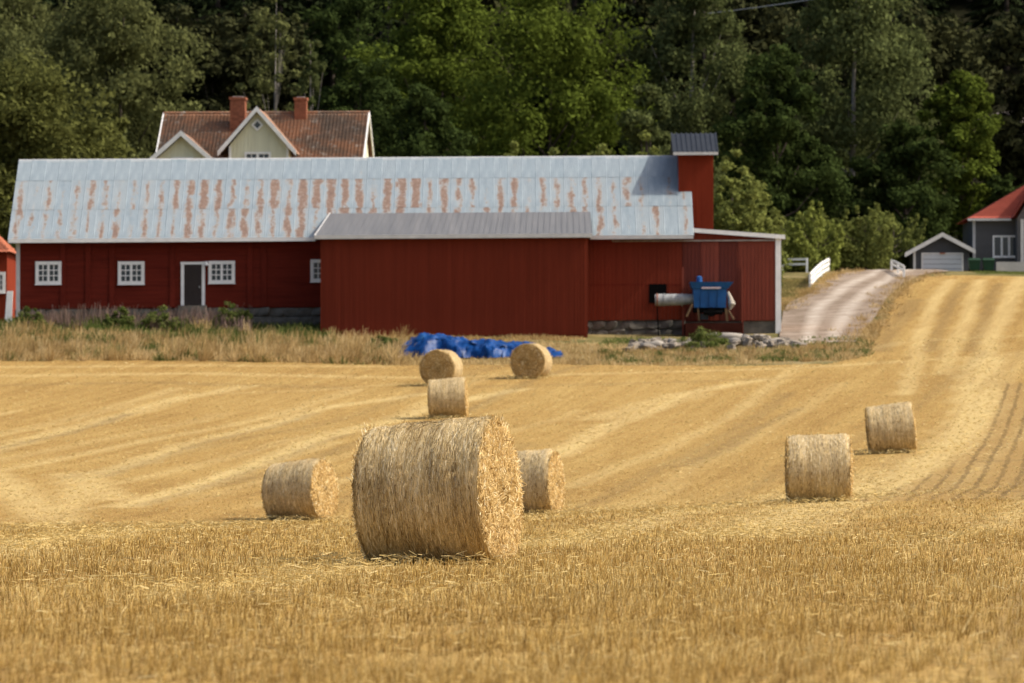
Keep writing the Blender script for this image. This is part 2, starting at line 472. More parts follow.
swath([(945, 375), (951, 351), (969, 316), (981, 280)], .7, .7)
swath([(790, 505), (700, 530)], .7, .5)
swath([(860, 352), (905, 342), (1024, 336)], 1.0, .5)
swath([(0, 600), (120, 585), (260, 595)], .6, .35)
swath([(330, 620), (460, 590), (640, 575)], .5, .35)
swath([(180, 395), (300, 392), (400, 384)], .7, .45)
FU = []
def furrow(pts, w, s=1.0): FU.append((hits(pts), w, s))
furrow([(-20, 452), (66, 434), (130, 414)], .22, .7)
furrow([(100, 478), (185, 449), (316, 413)], .2, .5)
furrow([(140, 506), (200, 490), (300, 452), (352, 434)], .2, .5)
furrow([(677, 468), (748, 433), (800, 408)], .2, .6)
furrow([(690, 468), (760, 432)], .14, .5)
furrow([(975, 492), (1040, 492)], .35, .7)
furrow([(985, 462), (1040, 460)], .3, .5)
furrow([(880, 352), (895, 325), (915, 300)], .5, .5)
furrow([(930, 352), (945, 318), (965, 283)], .3, .5)
furrow([(968, 352), (985, 318), (1000, 283)], .3, .5)
furrow([(1010, 683), (1015, 630), (1024, 600), (1040, 580)], .15, .5)
furrow([(-20, 386), (150, 383), (330, 388)], .8, .35)
furrow([(420, 388), (620, 384), (800, 378)], .6, .35)

_r = np.random.default_rng(5)
for k in range(46):        # faint lines left by the machines, all along the drilling direction
    u0 = -42 + k * 1.9 + _r.uniform(-.6, .6)
    y0_ = _r.uniform(60, 150); y1_ = y0_ + _r.uniform(50, 130)
    yy_ = np.linspace(y0_, y1_, 7)
    xx_ = u0 * 1.0 + (yy_ - 150) * math.tan(R(8)) + .8 * np.sin(yy_ * .025 + k)
    (SW if k % 3 else FU).append((np.c_[xx_, yy_], _r.uniform(.18, .42), _r.uniform(.2, .5)))
def polyfield(lists, pts):
    out = np.zeros(len(pts))
    wob = 0.35 * np.sin(pts[:, 0] * 1.7 + pts[:, 1] * .6) + 0.25 * np.sin(pts[:, 0] * 3.9 - pts[:, 1] * 1.1)
    for pl, w, s in lists:
        best = np.full(len(pts), 1e9)
        for a, b in zip(pl[:-1], pl[1:]):
            ab = b - a; L = max((ab ** 2).sum(), 1e-9)
            tt = np.clip(((pts - a) @ ab) / L, 0, 1)
            d = np.sqrt(((pts - a - tt[:, None] * ab) ** 2).sum(1))
            best = np.minimum(best, d)
        out = np.maximum(out, s * np.clip(1.6 - best / (w * (1 + .35 * wob)), 0, 1))
    return out

# field outline (far edge), world; anything nearer the camera is field
FE = hits([(-150, 361), (0, 362), (150, 361), (300, 363), (400, 366), (560, 365), (640, 366), (740, 366), (830, 364), (866, 356),
           (880, 330), (893, 302), (908, 286), (925, 277), (960, 275), (1024, 277), (1120, 279)])
def field_far_y(x, ):
    """largest y that is still field at x (outline is a function of x on the left, and steep on the right)"""
    return np.interp(x, FE[:, 0], FE[:, 1])
# make outline monotonic in x for interpolation
_o = np.argsort(FE[:, 0]); FE = FE[_o]
def in_field(x, y):
    return y < field_far_y(x)

# ------------------------------------------------------------------ ground sheets
def grid_mesh(name, xs, ys, dz, keep=None, attrs_fn=None):
    gx, gy = np.meshgrid(xs, ys)
    z = ground_z(gx, gy) + dz
    V = np.c_[gx.ravel(), gy.ravel(), z.ravel()]
    nx, ny = len(xs), len(ys)
    i = np.arange(nx - 1)[None, :] + np.arange(ny - 1)[:, None] * nx
    F = np.stack([i, i + 1, i + nx + 1, i + nx], -1).reshape(-1, 4)
    if keep is not None:
        cx = V[F].mean(1)
        F = F[keep(cx[:, 0], cx[:, 1])]
        used = np.unique(F); rem = np.full(len(V), -1); rem[used] = np.arange(len(used))
        V = V[used]; F = rem[F]
    at = attrs_fn(V) if attrs_fn else None
    return mesh_np(name, V, F, at, smooth=True)
xs = np.unique(np.r_[np.arange(-3000, -100, 200), np.arange(-100, -60, 4), np.arange(-60, 60.1, 1.0), np.arange(64, 101, 4), np.arange(200, 3001, 200)])
ys = np.unique(np.r_[-600, -200, -60, np.arange(-10, 420, 1.5), np.arange(420, 600, 6), np.arange(700, 4001, 300)])
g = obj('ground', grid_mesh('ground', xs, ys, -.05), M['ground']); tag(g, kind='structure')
xs = np.arange(-45, 45.01, .30); ys = np.r_[np.arange(8, 120, .6), np.arange(120, 356, .9)]
def fat(V):
    p = V[:, :2]
    dz_ = hits([(845, 502), (900, 487), (960, 462), (990, 432), (1000, 400), (1003, 384), (1100, 382), (1110, 500)])
    ins = np.zeros(len(p), bool); j = len(dz_) - 1
    for i in range(len(dz_)):
        (xi, yi), (xj, yj) = dz_[i], dz_[j]
        ins ^= ((yi > p[:, 1]) != (yj > p[:, 1])) & (p[:, 0] < (xj - xi) * (p[:, 1] - yi) / (yj - yi + 1e-9) + xi); j = i
    return {'swath': polyfield(SW, p), 'furrow': polyfield(FU, p), 'drills': np.maximum(ins * 1.0, .12)}
fo = obj('stubble_field', grid_mesh('stubble_field', xs, ys, .0, in_field, fat), M['field']); tag(fo, kind='structure')

# driveway: strip along its centre line
def strip(name, left, right, mat, dz, n=60, m=26, tracks=()):
    L = hits(left); Rr = hits(right)
    def resample(A):
        s = np.r_[0, np.cumsum(np.sqrt((np.diff(A, axis=0) ** 2).sum(1)))]; u = np.linspace(0, s[-1], n)
        return np.c_[np.interp(u, s, A[:, 0]), np.interp(u, s, A[:, 1])]
    L = resample(L); Rr = resample(Rr)
    w = np.linspace(0, 1, m)
    pts = L[:, None] * (1 - w)[None, :, None] + Rr[:, None] * w[None, :, None]
    flat = pts.reshape(-1, 2)
    z = ground_z(flat[:, 0], flat[:, 1]) + dz
    i = np.arange(m - 1)[None, :] + np.arange(n - 1)[:, None] * m
    F = np.stack([i, i + 1, i + m + 1, i + m], -1).reshape(-1, 4)
    s = np.zeros(m)
    for c, ww in tracks: s = np.maximum(s, np.clip(1.3 - np.abs(w - c) / ww, 0, 1))
    return obj(name, mesh_np(name, np.c_[flat, z], F, {'swath': np.tile(s, n)}, True), mat)
dv = strip('driveway', [(779, 346), (780, 330), (783, 312), (790, 303), (806, 296), (820, 284), (838, 275.3), (857, 271.5), (876, 270.0)],
           [(856, 343), (872, 322), (886, 300), (903, 284), (918, 277), (934, 273.3), (950, 271.8)], M['gravel'], .05,
           tracks=((.36, .09), (.68, .09)))
tag(dv, kind='structure')

# ------------------------------------------------------------------ ribbons (straw, grass blades)
def ribbons(base, direc, length, width, var, bend=None, vee=False, taper=.6):
    """thin upright or lying strips; base (n,3), direc (n,3) unit; returns V,F,var"""
    n = len(base)
    ang = rng.uniform(0, 2 * math.pi, n)
    ref = np.c_[np.cos(ang), np.sin(ang), rng.uniform(-.3, .3, n)]
    side = np.cross(direc, ref); side /= np.linalg.norm(side, axis=1)[:, None] + 1e-9
    nor = np.cross(side, direc)
    tip = base + direc * length[:, None]
    if bend is not None: tip = tip + bend
    w = width[:, None] / 2
    if vee:
        d = nor * w * .8
        V = np.stack([base - side * w, base + d, base + side * w, tip - side * w * taper, tip + d * taper, tip + side * w * taper], 1).reshape(-1, 3)
        o = np.arange(n)[:, None] * 6
        F = np.concatenate([o + np.array([[0, 1, 4, 3]]), o + np.array([[1, 2, 5, 4]])], 0)
        return V, F, np.repeat(var, 6)
    V = np.stack([base - side * w, base + side * w, tip + side * w * taper, tip - side * w * taper], 1).reshape(-1, 3)
    F = np.arange(n * 4).reshape(-1, 4)
    return V, F, np.repeat(var, 4)
def merge(parts):
    Vs, Fs, As = [], [], []; o = 0
    for V, F, A in parts:
        Vs.append(V); Fs.append(F + o); As.append(A); o += len(V)
    return np.concatenate(Vs), np.concatenate(Fs), np.concatenate(As)

# ------------------------------------------------------------------ stubble
def fan_points(n, d0, d1, margin=1.12):
    d = np.sqrt(rng.uniform(d0 ** 2, d1 ** 2, n))
    x = rng.uniform(-.5, .5, n) * d * .2 * margin + rng.uniform(-1.5, 1.5, n)
    return x, d
def to_rows(x, d, ang, sp, jit):
    ca, sa = math.cos(ang), math.sin(ang)
    u = x * ca - d * sa; v = x * sa + d * ca
    u = np.round(u / sp) * sp + rng.normal(0, jit, len(u))
    return u * ca + v * sa, -u * sa + v * ca
def patch(x, y, s):
    return (np.sin(x * s + 1.3 * np.sin(y * s * .7)) + np.sin(y * s * .8 + 1.7 * np.sin(x * s * .6 + 2)) + np.sin((x + y) * s * 1.9 + 4)) / 3
parts = []
n = 440000
d_ = 19 + 331 * rng.random(n) ** 1.55
x_ = rng.uniform(-.5, .5, n) * d_ * .2 * 1.12 + rng.uniform(-1.5, 1.5, n)
for near in (True, False):
    kk = (d_ < 62) if near else (d_ >= 62)
    x, y = to_rows(x_[kk], d_[kk], R(8), .16, .03)
    m0 = len(x)
    swv = polyfield(SW, np.c_[x, y]); fuv = polyfield(FU, np.c_[x, y])
    k = in_field(x, y) & (rng.random(m0) > .75 * fuv) & ~((x > np.interp(y, [108, 125, 160, 205], [7.0, 8.2, 14.5, 19.0])) & (y > 108) & (y < 206) & (rng.random(m0) < .75)) & (rng.random(m0) > .5 * swv) & (patch(x, y, 2.1) + .7 * patch(x, y, 5.3) > -.6 + .5 * rng.random(m0))
    x, y, swv = x[k], y[k], swv[k]; m = len(x)
    z = ground_z(x, y) - .01
    direc = np.c_[rng.normal(.03, .20, m), rng.normal(.02, .20, m), np.ones(m)]
    flat = rng.random(m) < .12
    direc[flat, :2] *= 4
    direc /= np.linalg.norm(direc, axis=1)[:, None]
    ln = .092 * rng.uniform(.4, 1.35, m) * (1 - .3 * swv) * (1 + .25 * patch(x, y, .9)) * np.clip(1.3 - y / 155, .32, 1)
    wd = .0047 * (y / 30) ** .85 * rng.uniform(.6, 1.4, m)
    va = np.clip(.42 + .27 * rng.normal(size=m) - .05 * np.clip((60 - y) / 30, 0, 1) + .2 * swv + .14 * patch(x, y, .45) + .16 * patch(x, y, 1.7), 0, 1)
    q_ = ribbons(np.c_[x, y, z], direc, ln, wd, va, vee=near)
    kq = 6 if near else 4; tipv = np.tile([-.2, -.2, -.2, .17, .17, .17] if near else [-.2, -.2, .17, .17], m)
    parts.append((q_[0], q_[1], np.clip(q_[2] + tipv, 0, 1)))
V, F, A = merge(parts)
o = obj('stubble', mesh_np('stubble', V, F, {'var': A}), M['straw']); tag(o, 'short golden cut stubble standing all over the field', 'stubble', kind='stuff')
# lying straw, mostly in the swaths
parts = []
for n in (150000,):
    y = 19 + 230 * rng.random(n) ** 1.25
    x = rng.uniform(-.5, .5, n) * y * .224 + rng.uniform(-1.5, 1.5, n)
    swv = polyfield(SW, np.c_[x, y])
    k = in_field(x, y) & (rng.random(n) < .15 + .85 * swv)
    x, y = x[k], y[k]; m = len(x)
    a = rng.uniform(0, 2 * math.pi, m)
    direc = np.c_[np.cos(a), np.sin(a), rng.normal(0, .22, m)]; direc /= np.linalg.norm(direc, axis=1)[:, None]
    z = ground_z(x, y) + rng.uniform(.015, .10, m)
    parts.append(ribbons(np.c_[x, y, z], direc, .085 * rng.uniform(.4, 1.3, m) * (1 + y / 400), .0045 * (y / 35) ** .8 * rng.uniform(.7, 1.3, m), np.clip(rng.normal(.5, .25, m), 0, 1), taper=.8))
# a few long pale stalks lying on the stubble close by
for px, py, L, dx in ((866, 622, .20, .13), (962, 655, .13, .1), (250, 612, .14, -.15)):
    q = ground_hit(px, py)
    b = np.array([[q[0], q[1], gz(*q) + .10]]); dr = np.array([[dx * 5, .3, .8]]); dr /= np.linalg.norm(dr)
    parts.append(ribbons(b, dr, np.array([L]), np.array([.008]), np.array([.9])))
for px, py, d in ((438, 560.5, 54), (300, 519.5, 128), (530, 514.5, 118), (448, 417.5, 192), (441, 385, 214), (531, 378, 218), (819, 501.5, 113), (891, 453, 154)):
    p = P(px, py, d); m = 420
    x = p.x + rng.normal(0, .62, m); y = p.y + rng.normal(-.35, .5, m); a = rng.uniform(0, 2 * math.pi, m)
    direc = np.c_[np.cos(a), np.sin(a), np.abs(rng.normal(.15, .25, m))]; direc /= np.linalg.norm(direc, axis=1)[:, None]
    parts.append(ribbons(np.c_[x, y, ground_z(x, y) + rng.uniform(.02, .12, m)], direc, rng.uniform(.06, .16, m), np.full(m, .005 * (d / 40) ** .7), np.clip(rng.normal(.6, .25, m), 0, 1), taper=.8))
V, F, A = merge(parts)
o = obj('loose_straw', mesh_np('loose_straw', V, F, {'var': A}), M['straw_pale']); tag(o, 'pale loose straw lying in swaths across the field', 'straw', kind='stuff')

# ------------------------------------------------------------------ round bales
t = NT('bale_side')
tc = t.n('TexCoord'); sp = t.n('SeparateXYZ'); t.l(tc.outputs['Object'], sp.inputs[0])
cb = t.n('CombineXYZ'); t.l(sp.outputs[0], cb.inputs[0])
an = t.n('Math', operation='ARCTAN2'); t.l(sp.outputs[1], an.inputs[0]); t.l(sp.outputs[2], an.inputs[1]); t.l(an.outputs[0], cb.inputs[1])
mp = t.n('Mapping'); mp.inputs['Scale'].default_value = (1, .10, 1); t.l(cb.outputs[0], mp.inputs[0])
st = t.noise(mp.outputs[0], 24, 5, .7); wide = t.noise(mp.outputs[0], 5.5, 3, .6); mot = t.noise(tc.outputs['Object'], 30, 4, .75); blot = t.noise(tc.outputs['Object'], 2.2, 4, .6)
h = t.math('ADD', t.math('MULTIPLY', st, .32), t.math('ADD', t.math('MULTIPLY', wide, .22), t.math('ADD', t.math('MULTIPLY', mot, .28), t.math('MULTIPLY', blot, .18))))
c_ = t.ramp(h, [(.38, (0.2889, 0.1890, 0.0800)), (.47, (0.5029, 0.3622, 0.1650)), (.55, (0.6848, 0.5250, 0.2600)), (.66, (0.8774, 0.7245, 0.4200))])
M['bale_side'] = t.pbr(c_, .85, t.bump(t.math('ADD', st, mot), .8, .02), spec=.2)
t = NT('bale_end')
v = t.coord((1, 1, 1))
a_ = t.noise(v, 22, 5, .75, .5); b_ = t.noise(v, 3.5, 3, .6)
c_ = t.ramp(t.math('ADD', t.math('MULTIPLY', a_, .65), t.math('MULTIPLY', b_, .35)), [(.36, (.24, .145, .05)), (.48, (.42, .27, .095)), (.6, (.56, .40, .17)), (.72, (.70, .55, .29))])
M['bale_end'] = t.pbr(c_, .85, t.bump(a_, 1.0, .03), spec=.2)
t = NT('bale_loose_straw')
c_ = t.ramp(t.attr('var'), [(0, (.22, .14, .055)), (.4, (.54, .40, .185)), (.75, (.78, .62, .33)), (1, (.92, .80, .52))])
M['bale_straw'] = t.thin(c_, .15)
t = NT('bale_end_straw')
c_ = t.ramp(t.attr('var'), [(0, (.30, .185, .065)), (.4, (.62, .44, .18)), (.75, (.80, .64, .33)), (1, (.88, .78, .52))])
M['bale_end_straw'] = t.thin(c_, .2)

t = NT('net_thread'); M['net'] = t.pbr((.60, .50, .32), .7)
BR, BL = .775, 1.36
def sag(V):
    V = np.array(V, float); z = V[:, 2]; c = -.86 * BR
    low = z < c; V[low, 2] = c + (z[low] - c) * .35
    return V
def bale_meshes(seed, n_side, n_end, sw):
    r = np.random.default_rng(seed)
    na, nx = 96, 28
    th = np.linspace(0, 2 * math.pi, na, endpoint=False); u = np.linspace(-1, 1, nx)
    ph = r.uniform(0, 6, 6)
    def rad(u_, th_):
        edge = 1 - .05 * np.clip((np.abs(u_) - .86) / .14, 0, 1) ** 2
        return BR * edge * (1 + .017 * np.sin(3 * th_ + ph[0] + u_) + .007 * np.sin(7 * th_ + ph[1] - 2 * u_) + .008 * np.sin(9 * u_ + ph[2]) + .004 * np.sin(17 * u_ + 2 * th_ + ph[3])) * (1 + .018 * u_)
    U, T = np.meshgrid(u, th)
    rr = rad(U, T) + r.normal(0, .005, U.shape)
    V = np.c_[(U * BL / 2).ravel(), (rr * np.sin(T)).ravel(), (rr * np.cos(T)).ravel()]
    i = np.arange(nx - 1)[None, :] + np.arange(na)[:, None] * nx
    j = np.arange(nx - 1)[None, :] + ((np.arange(na) + 1) % na)[:, None] * nx
    F = np.stack([i, j, j + 1, i + 1], -1).reshape(-1, 4)
    side = mesh_np('bale_side', sag(V), F, None, True)
    ends = []
    for s in (-1, 1):
        nr = 16
        Rn = np.linspace(0, 1, nr); RR, TT = np.meshgrid(Rn, th)
        rmax = rad(np.full_like(TT, s * 1.0), TT) - .001
        bul = s * (BL / 2 + .045 * (1 - RR ** 4) + .012 * np.sin(RR * 38 + TT) * (RR < .97) + r.normal(0, .012, RR.shape) * (RR < .97) * (RR > .05))
        E = np.c_[bul.ravel(), (RR * rmax * np.sin(TT)).ravel(), (RR * rmax * np.cos(TT)).ravel()]
        i = np.arange(nr - 1)[None, :] + np.arange(na)[:, None] * nr
        j = np.arange(nr - 1)[None, :] + ((np.arange(na) + 1) % na)[:, None] * nr
        q = np.stack([i, i + 1, j + 1, j] if s > 0 else [i, j, j + 1, i + 1], -1).reshape(-1, 4)
        ends.append(mesh_np('bale_end', sag(E), q, None, True))
    # loose straw on the rolled side: mostly round the roll
    th_ = r.uniform(0, 2 * math.pi, n_side); uu = r.uniform(-1, 1, n_side)
    edge = r.random(n_side) < .10; uu[edge] = np.sign(uu[edge]) * r.uniform(.93, 1.0, edge.sum())
    ra = rad(uu, th_) + .002
    base = np.c_[uu * BL / 2, ra * np.sin(th_), ra * np.cos(th_)]
    tang = np.c_[np.zeros(n_side), np.cos(th_), -np.sin(th_)] * np.sign(r.normal(size=n_side))[:, None]
    norm = np.c_[np.zeros(n_side), np.sin(th_), np.cos(th_)]
    out = np.abs(r.normal(0, .04, n_side)); wild = r.random(n_side) < .05; out[wild] += r.uniform(.1, .5, wild.sum())
    dr = tang + np.c_[r.normal(0, .15, n_side), np.zeros(n_side), np.zeros(n_side)] + norm * out[:, None]
    dr /= np.linalg.norm(dr, axis=1)[:, None]
    ln = r.uniform(.03, .13, n_side); ln[wild] *= .7
    va = np.clip(r.normal(.5, .24, n_side) + .13 * np.sin(uu * 21 + ph[4]) * np.sin(uu * 6 + 1) + .10 * np.sin(uu * 47) + .12 * np.sin(th_ * 3 + uu * 5), 0, 1)
    # strips lie flat on the roll
    sd = np.cross(dr, norm); sd /= np.linalg.norm(sd, axis=1)[:, None] + 1e-9
    w = (sw * r.uniform(.6, 1.4, n_side))[:, None] / 2
    tip = base + dr * ln[:, None]
    Vs = np.stack([base - sd * w, base + sd * w, tip + sd * w * .8, tip - sd * w * .8], 1).reshape(-1, 3)
    side_s = mesh_np('bale_side_straw', sag(Vs), np.arange(n_side * 4).reshape(-1, 4), {'var': np.repeat(va, 4)})
    # loose straw on the two ends
    n2 = n_end * 2
    s = np.where(np.arange(n2) < n_end, -1.0, 1.0)
    q = np.sqrt(r.random(n2)); rim = r.random(n2) < .18; q[rim] = r.uniform(.93, 1.0, rim.sum())
    th_ = r.uniform(0, 2 * math.pi, n2)
    base = np.c_[s * (BL / 2 + .045 * (1 - q ** 4)), q * BR * .97 * np.sin(th_), q * BR * .97 * np.cos(th_)]
    a = r.uniform(0, 2 * math.pi, n2)
    dr = np.c_[s * np.abs(r.normal(.06, .12, n2)), np.cos(a), np.sin(a)]
    # straw follows the roll a little
    dr += np.c_[np.zeros(n2), np.cos(th_), -np.sin(th_)] * r.normal(0, .7, n2)[:, None]
    dr /= np.linalg.norm(dr, axis=1)[:, None]
    ln = r.uniform(.03, .11, n2); va = np.clip(r.normal(.48, .28, n2) + .14 * np.sin(q * 26) + .16 * np.sin(base[:, 1] * 11 + 2 * np.sin(base[:, 2] * 7)), 0, 1)
    Ve, Fe, Ae = ribbons(base, dr, ln, sw * r.uniform(.7, 1.5, n2), va, taper=.8)
    end_s = mesh_np('bale_end_straw', sag(Ve), Fe, {'var': Ae})
    # net wrap: thin threads round the roll
    nets = []
    for k in range(58):
        u0 = -.97 + 1.94 * k / 57 + r.normal(0, .006); th2 = np.linspace(0, 2 * math.pi, 97)
        uw = u0 + .006 * np.sin(th2 * 5 + k); rw = rad(uw, th2) + .007
        hw = .0014 * (1 if n_side > 20000 else 1.8) / (BL / 2)
        ra_ = np.c_[(uw - hw) * BL / 2, rw * np.sin(th2), rw * np.cos(th2)]; rb_ = np.c_[(uw + hw) * BL / 2, rw * np.sin(th2), rw * np.cos(th2)]
        i = np.arange(96); nets.append((np.r_[ra_, rb_], np.stack([i, i + 1, i + 98, i + 97], -1), np.zeros(194)))
    Vn, Fn, _ = merge(nets)
    net = mesh_np('net_wrap', sag(Vn), Fn)
    return side, ends, side_s, end_s, net
bale_hi = bale_meshes(3, 34000, 9000, .0055)
bale_lo = [bale_meshes(11, 6000, 2600, .012), bale_meshes(12, 6000, 2600, .012)]
def bale(px, py_bot, d, yaw, roll, label, ms, spin=0.0):
    """px centre, bottom row, distance; yaw turns the right end towards the camera"""
    p = P(px, py_bot, d)
    g_ = gz(p.x, p.y)
    root = empty('straw_bale', (p.x, p.y, p.z - .02 + BR * .909), (0, 0, 0))
    root.rotation_mode = 'XYZ'
    mt = Matrix.Rotation(-yaw, 4, 'Z') @ Matrix.Rotation(-roll, 4, 'Y')
    root.rotation_euler = mt.to_euler('XYZ')
    tag(root, label, 'straw bale', 'round straw bales on the stubble field')
    side, ends, ss, es, net = ms
    obj('net_wrap', net, M['net'], root)
    a = obj('rolled_side', side, M['bale_side'], root)
    o1 = obj('side_straw', ss, M['bale_straw'], root); o1['kind'] = 'stuff'
    for e in ends: obj('end_face', e, M['bale_end'], root)
    o2 = obj('end_straw', es, M['bale_end_straw'], root); o2['kind'] = 'stuff'
    return root
bale(438, 560.5, 54, R(17), R(3.5), 'largest round straw bale, sharp in the foreground, showing its bright right end', bale_hi, 1.0)
bale(300, 519.5, 128, R(24), R(4), 'round straw bale standing alone left of the big foreground bale', bale_lo[0], .4)
bale(527.5, 514.5, 118, R(15), R(2), 'round straw bale half hidden behind the right side of the foreground bale', bale_lo[1], 2.0)
bale(448, 417.5, 192, R(3), R(3), 'small round straw bale seen just above the top of the foreground bale', bale_lo[0], 3.0)
bale(441, 385, 214, R(-76), 0, 'far round bale left of the two before the blue tarp, flat end forward', bale_lo[1], .9)
bale(531, 378, 218, R(-77), 0, 'far round bale at the right end of the blue tarp, flat end forward', bale_lo[0], 5.0)
bale(819, 501.5, 113, R(3), R(.5), 'round straw bale seen side on, nearer of the two on the right', bale_lo[1], 4.0)
bale(891, 453, 154, R(3), R(5.5), 'tilted round straw bale on the pale straw track, farther on the right', bale_lo[0], 1.7)

# ------------------------------------------------------------------ barn
YB = 260.0; YM_ = 258.9
barn = empty('barn', (X(340, YB), YB, gz(X(340, YB), YB)), (0, 0, 0))
tag(barn, 'long dark red barn with a rust streaked metal roof and tower', 'barn')
BO = Vector(barn.location)
TILT = math.tan(R(.36))
def bsk(V):   # barn stands on ground that rises slightly to the right
    return [(v[0], v[1], v[2] + (v[0] - BO.x) * TILT) for v in V]
def bpart(mb, name, mat, parent=None, smooth=False):
    mb.v = [(v[0] - BO.x, v[1] - BO.y, v[2] - BO.z) for v in bsk(mb.v)]
    return mb.build(name, mat, parent or barn, smooth)
def zb(py, px, d=YB):   # height with the barn's tilt taken out
    return Z(py, d) - (X(px, d) - BO.x) * TILT
XL, XR = X(17, YB), X(682, YB)
z_sill, z_eave = zb(308, 60), zb(240, 340)
y_ridge = 265.2; z_ridge = zb(160.6, 340, y_ridge)
y_eave = 259.45; z_eb = zb(239, 340, y_eave)
y_back = 2 * y_ridge - y_eave
# front wall: horizontal boards
def hboards(mb, x0, x1, z0, z1, y, w=.17, th=.03, rj=.012):
    z = z0
    while z < z1 - .02:
        h = min(w, z1 - z); dy = random.uniform(0, rj)
        mb.box(x0, x1, y - th - dy, y, z + .006, z + h - .006); z += w
def vboards(mb, x0, x1, z0, z1, y, w=.16, th=.03, rj=.012, gap=.006):
    x = x0
    while x < x1 - .02:
        h = min(w, x1 - x); dy = random.uniform(0, rj)
        mb.box(x + gap, x + h - gap, y - th - dy, y, z0 + random.uniform(-.01, .01), z1); x += w
core = MB().box(XL, XR, YB, 2 * y_ridge - YB, z_sill - .05, z_eave + .02)
core.prism([(YB, z_eave + .02), (y_ridge, z_ridge - .12), (2 * y_ridge - YB, z_eave + .02)], XL, XL + .1, 'x')
core.prism([(YB, z_eave + .02), (y_ridge, z_ridge - .12), (2 * y_ridge - YB, z_eave + .02)], XR - .1, XR, 'x')
bpart(core, 'wall', M['falu'])
mb = MB(); hboards(mb, XL + .12, X(322, YB), z_sill, z_eave, YB)
o = bpart(mb, 'wall_boards', M['falu_h']); o['kind'] = 'stuff'
for px in (63, 88, 112, 172.5, 250, 264):
    mb = MB().box(X(px, YB) - .13, X(px, YB) + .13, YB - .10, YB - .045, z_sill, z_eave - .02)
    bpart(mb, 'wall_post', M['falu'])
mb = MB(); vboards(mb, X(586, YB), XR, zb(320, 640), z_eave, YB, .19)
o = bpart(mb, 'wall_boards', M['falu_annex']); o['kind'] = 'stuff'
bpart(MB().box(X(586, YB), XR, YB - .05, YB - .044 + .02, zb(284.5, 640) - 0.02, zb(284.5, 640) + .02), 'board_joint', M['falu'])
# foundation of rough stones
fd = MB().box(XL + .05, XR, YB + .1, 2 * y_ridge - YB - .1, z_sill - 2.4, z_sill - .05)
fo_ = bpart(fd, 'foundation', M['stone'])
def stone_mesh(seed, sx=1, sy=1, sz=1, rough=.22):
    r = np.random.default_rng(seed)
    import bmesh
    bm = bmesh.new(); bmesh.ops.create_icosphere(bm, subdivisions=2, radius=.5)
    ph = r.uniform(0, 6, 9)
    for v in bm.verts:
        c = v.co.copy()
        k = 1 + rough * (math.sin(4 * c.x + ph[0]) * math.sin(5 * c.y + ph[1]) + .7 * math.sin(7 * c.z + ph[2] + 3 * c.x)) + r.normal(0, rough * .22)
        c = c * k
        c = Vector((max(-.36, min(.40, c.x + .25 * c.z)), max(-.38, min(.35, c.y)), max(-.33, min(.36, c.z + .2 * c.y))))
        v.co = (c.x * sx, c.y * sy, c.z * sz)
    me = bpy.data.meshes.new('stone'); bm.to_mesh(me); bm.free()
    return me
stone_me = [stone_mesh(s) for s in range(8)]
for me in stone_me: me.materials.append(M['stone'])
x = XL + .25; k = 0
while x < XR - .2:
    if not (X(322, YB) < x < X(584, YB)):
        zs_ = z_sill if x < X(400, YB) else zb(320, 640)
        for row, zz in enumerate((zs_ - .27, zs_ - .72)):
            w = random.uniform(.55, .95)
            o = bpy.data.objects.new('stone', stone_me[k % 8]); k += 1
            link(o, fo_)
            o.location = (x + random.uniform(-.15, .15) - BO.x, YB + .13 - BO.y, zz + (x - BO.x) * TILT - BO.z)
            o.scale = (w * 1.75, .36, .62); o.rotation_euler = (random.uniform(-.2, .2), random.uniform(-.1, .1), random.uniform(-.3, .3))
    x += .68
# corner board
bpart(MB().box(XL - .05, XL + .15, YB - .07, YB + .15, z_sill - .9, z_eave), 'corner_board', M['white_grey'])
# roof: deck, then sheets
deck = MB()
deck.hexa([(XL - .35, y_eave, z_eb), (X(690, YB) + .02, y_eave, z_eb), (X(690, YB) + .02, y_ridge, z_ridge - .06), (XL - .35, y_ridge, z_ridge - .06)],
          [(XL - .35, y_eave, z_eb + .06), (X(690, YB) + .02, y_eave, z_eb + .06), (X(690, YB) + .02, y_ridge, z_ridge), (XL - .35, y_ridge, z_ridge)])
deck.hexa([(XL - .35, y_ridge, z_ridge - .06), (X(690, YB) + .02, y_ridge, z_ridge - .06), (X(690, YB) + .02, y_back, z_eb), (XL - .35, y_back, z_eb)],
          [(XL - .35, y_ridge, z_ridge), (X(690, YB) + .02, y_ridge, z_ridge), (X(690, YB) + .02, y_back, z_eb + .06), (XL - .35, y_back, z_eb + .06)])
roof = bpart(deck, 'roof', M['steel'])
sl = Vector((0, y_ridge - y_eave, z_ridge - z_eb - .0)); SLEN = sl.length; su = sl.normalized(); sn = Vector((0, -su.z, su.y))
def sheet_mesh(w, l, ribs, amp, name='roof_sheet'):
    n = ribs * 4
    V, F = [], []
    for i in range(n + 1):
        xx = w * i / n; zz = amp * (0, 1, 1, 0)[i % 4] if ribs < 9 else amp * math.sin(2 * math.pi * i / 4)
        for s in (0, 1):
            q = su * (l * s) + sn * zz
            V.append((xx, q.y, q.z))
    for i in range(n):
        F.append((2 * i, 2 * i + 2, 2 * i + 3, 2 * i + 1))
    me = mesh_np(name, np.array(V), np.array(F)); me.materials.append(M['roof_sheet']); return me
SW_ = .722
rows = [(0.0, .375), (.365, .745), (.735, 1.0)]
shm = [sheet_mesh(SW_ + .03, (b - a) * SLEN, 8, .022) for a, b in rows]
x0 = XL - .42; ncol = int(round((X(693, YB) - x0) / SW_)); SW_ = (X(693, YB) - x0) / ncol
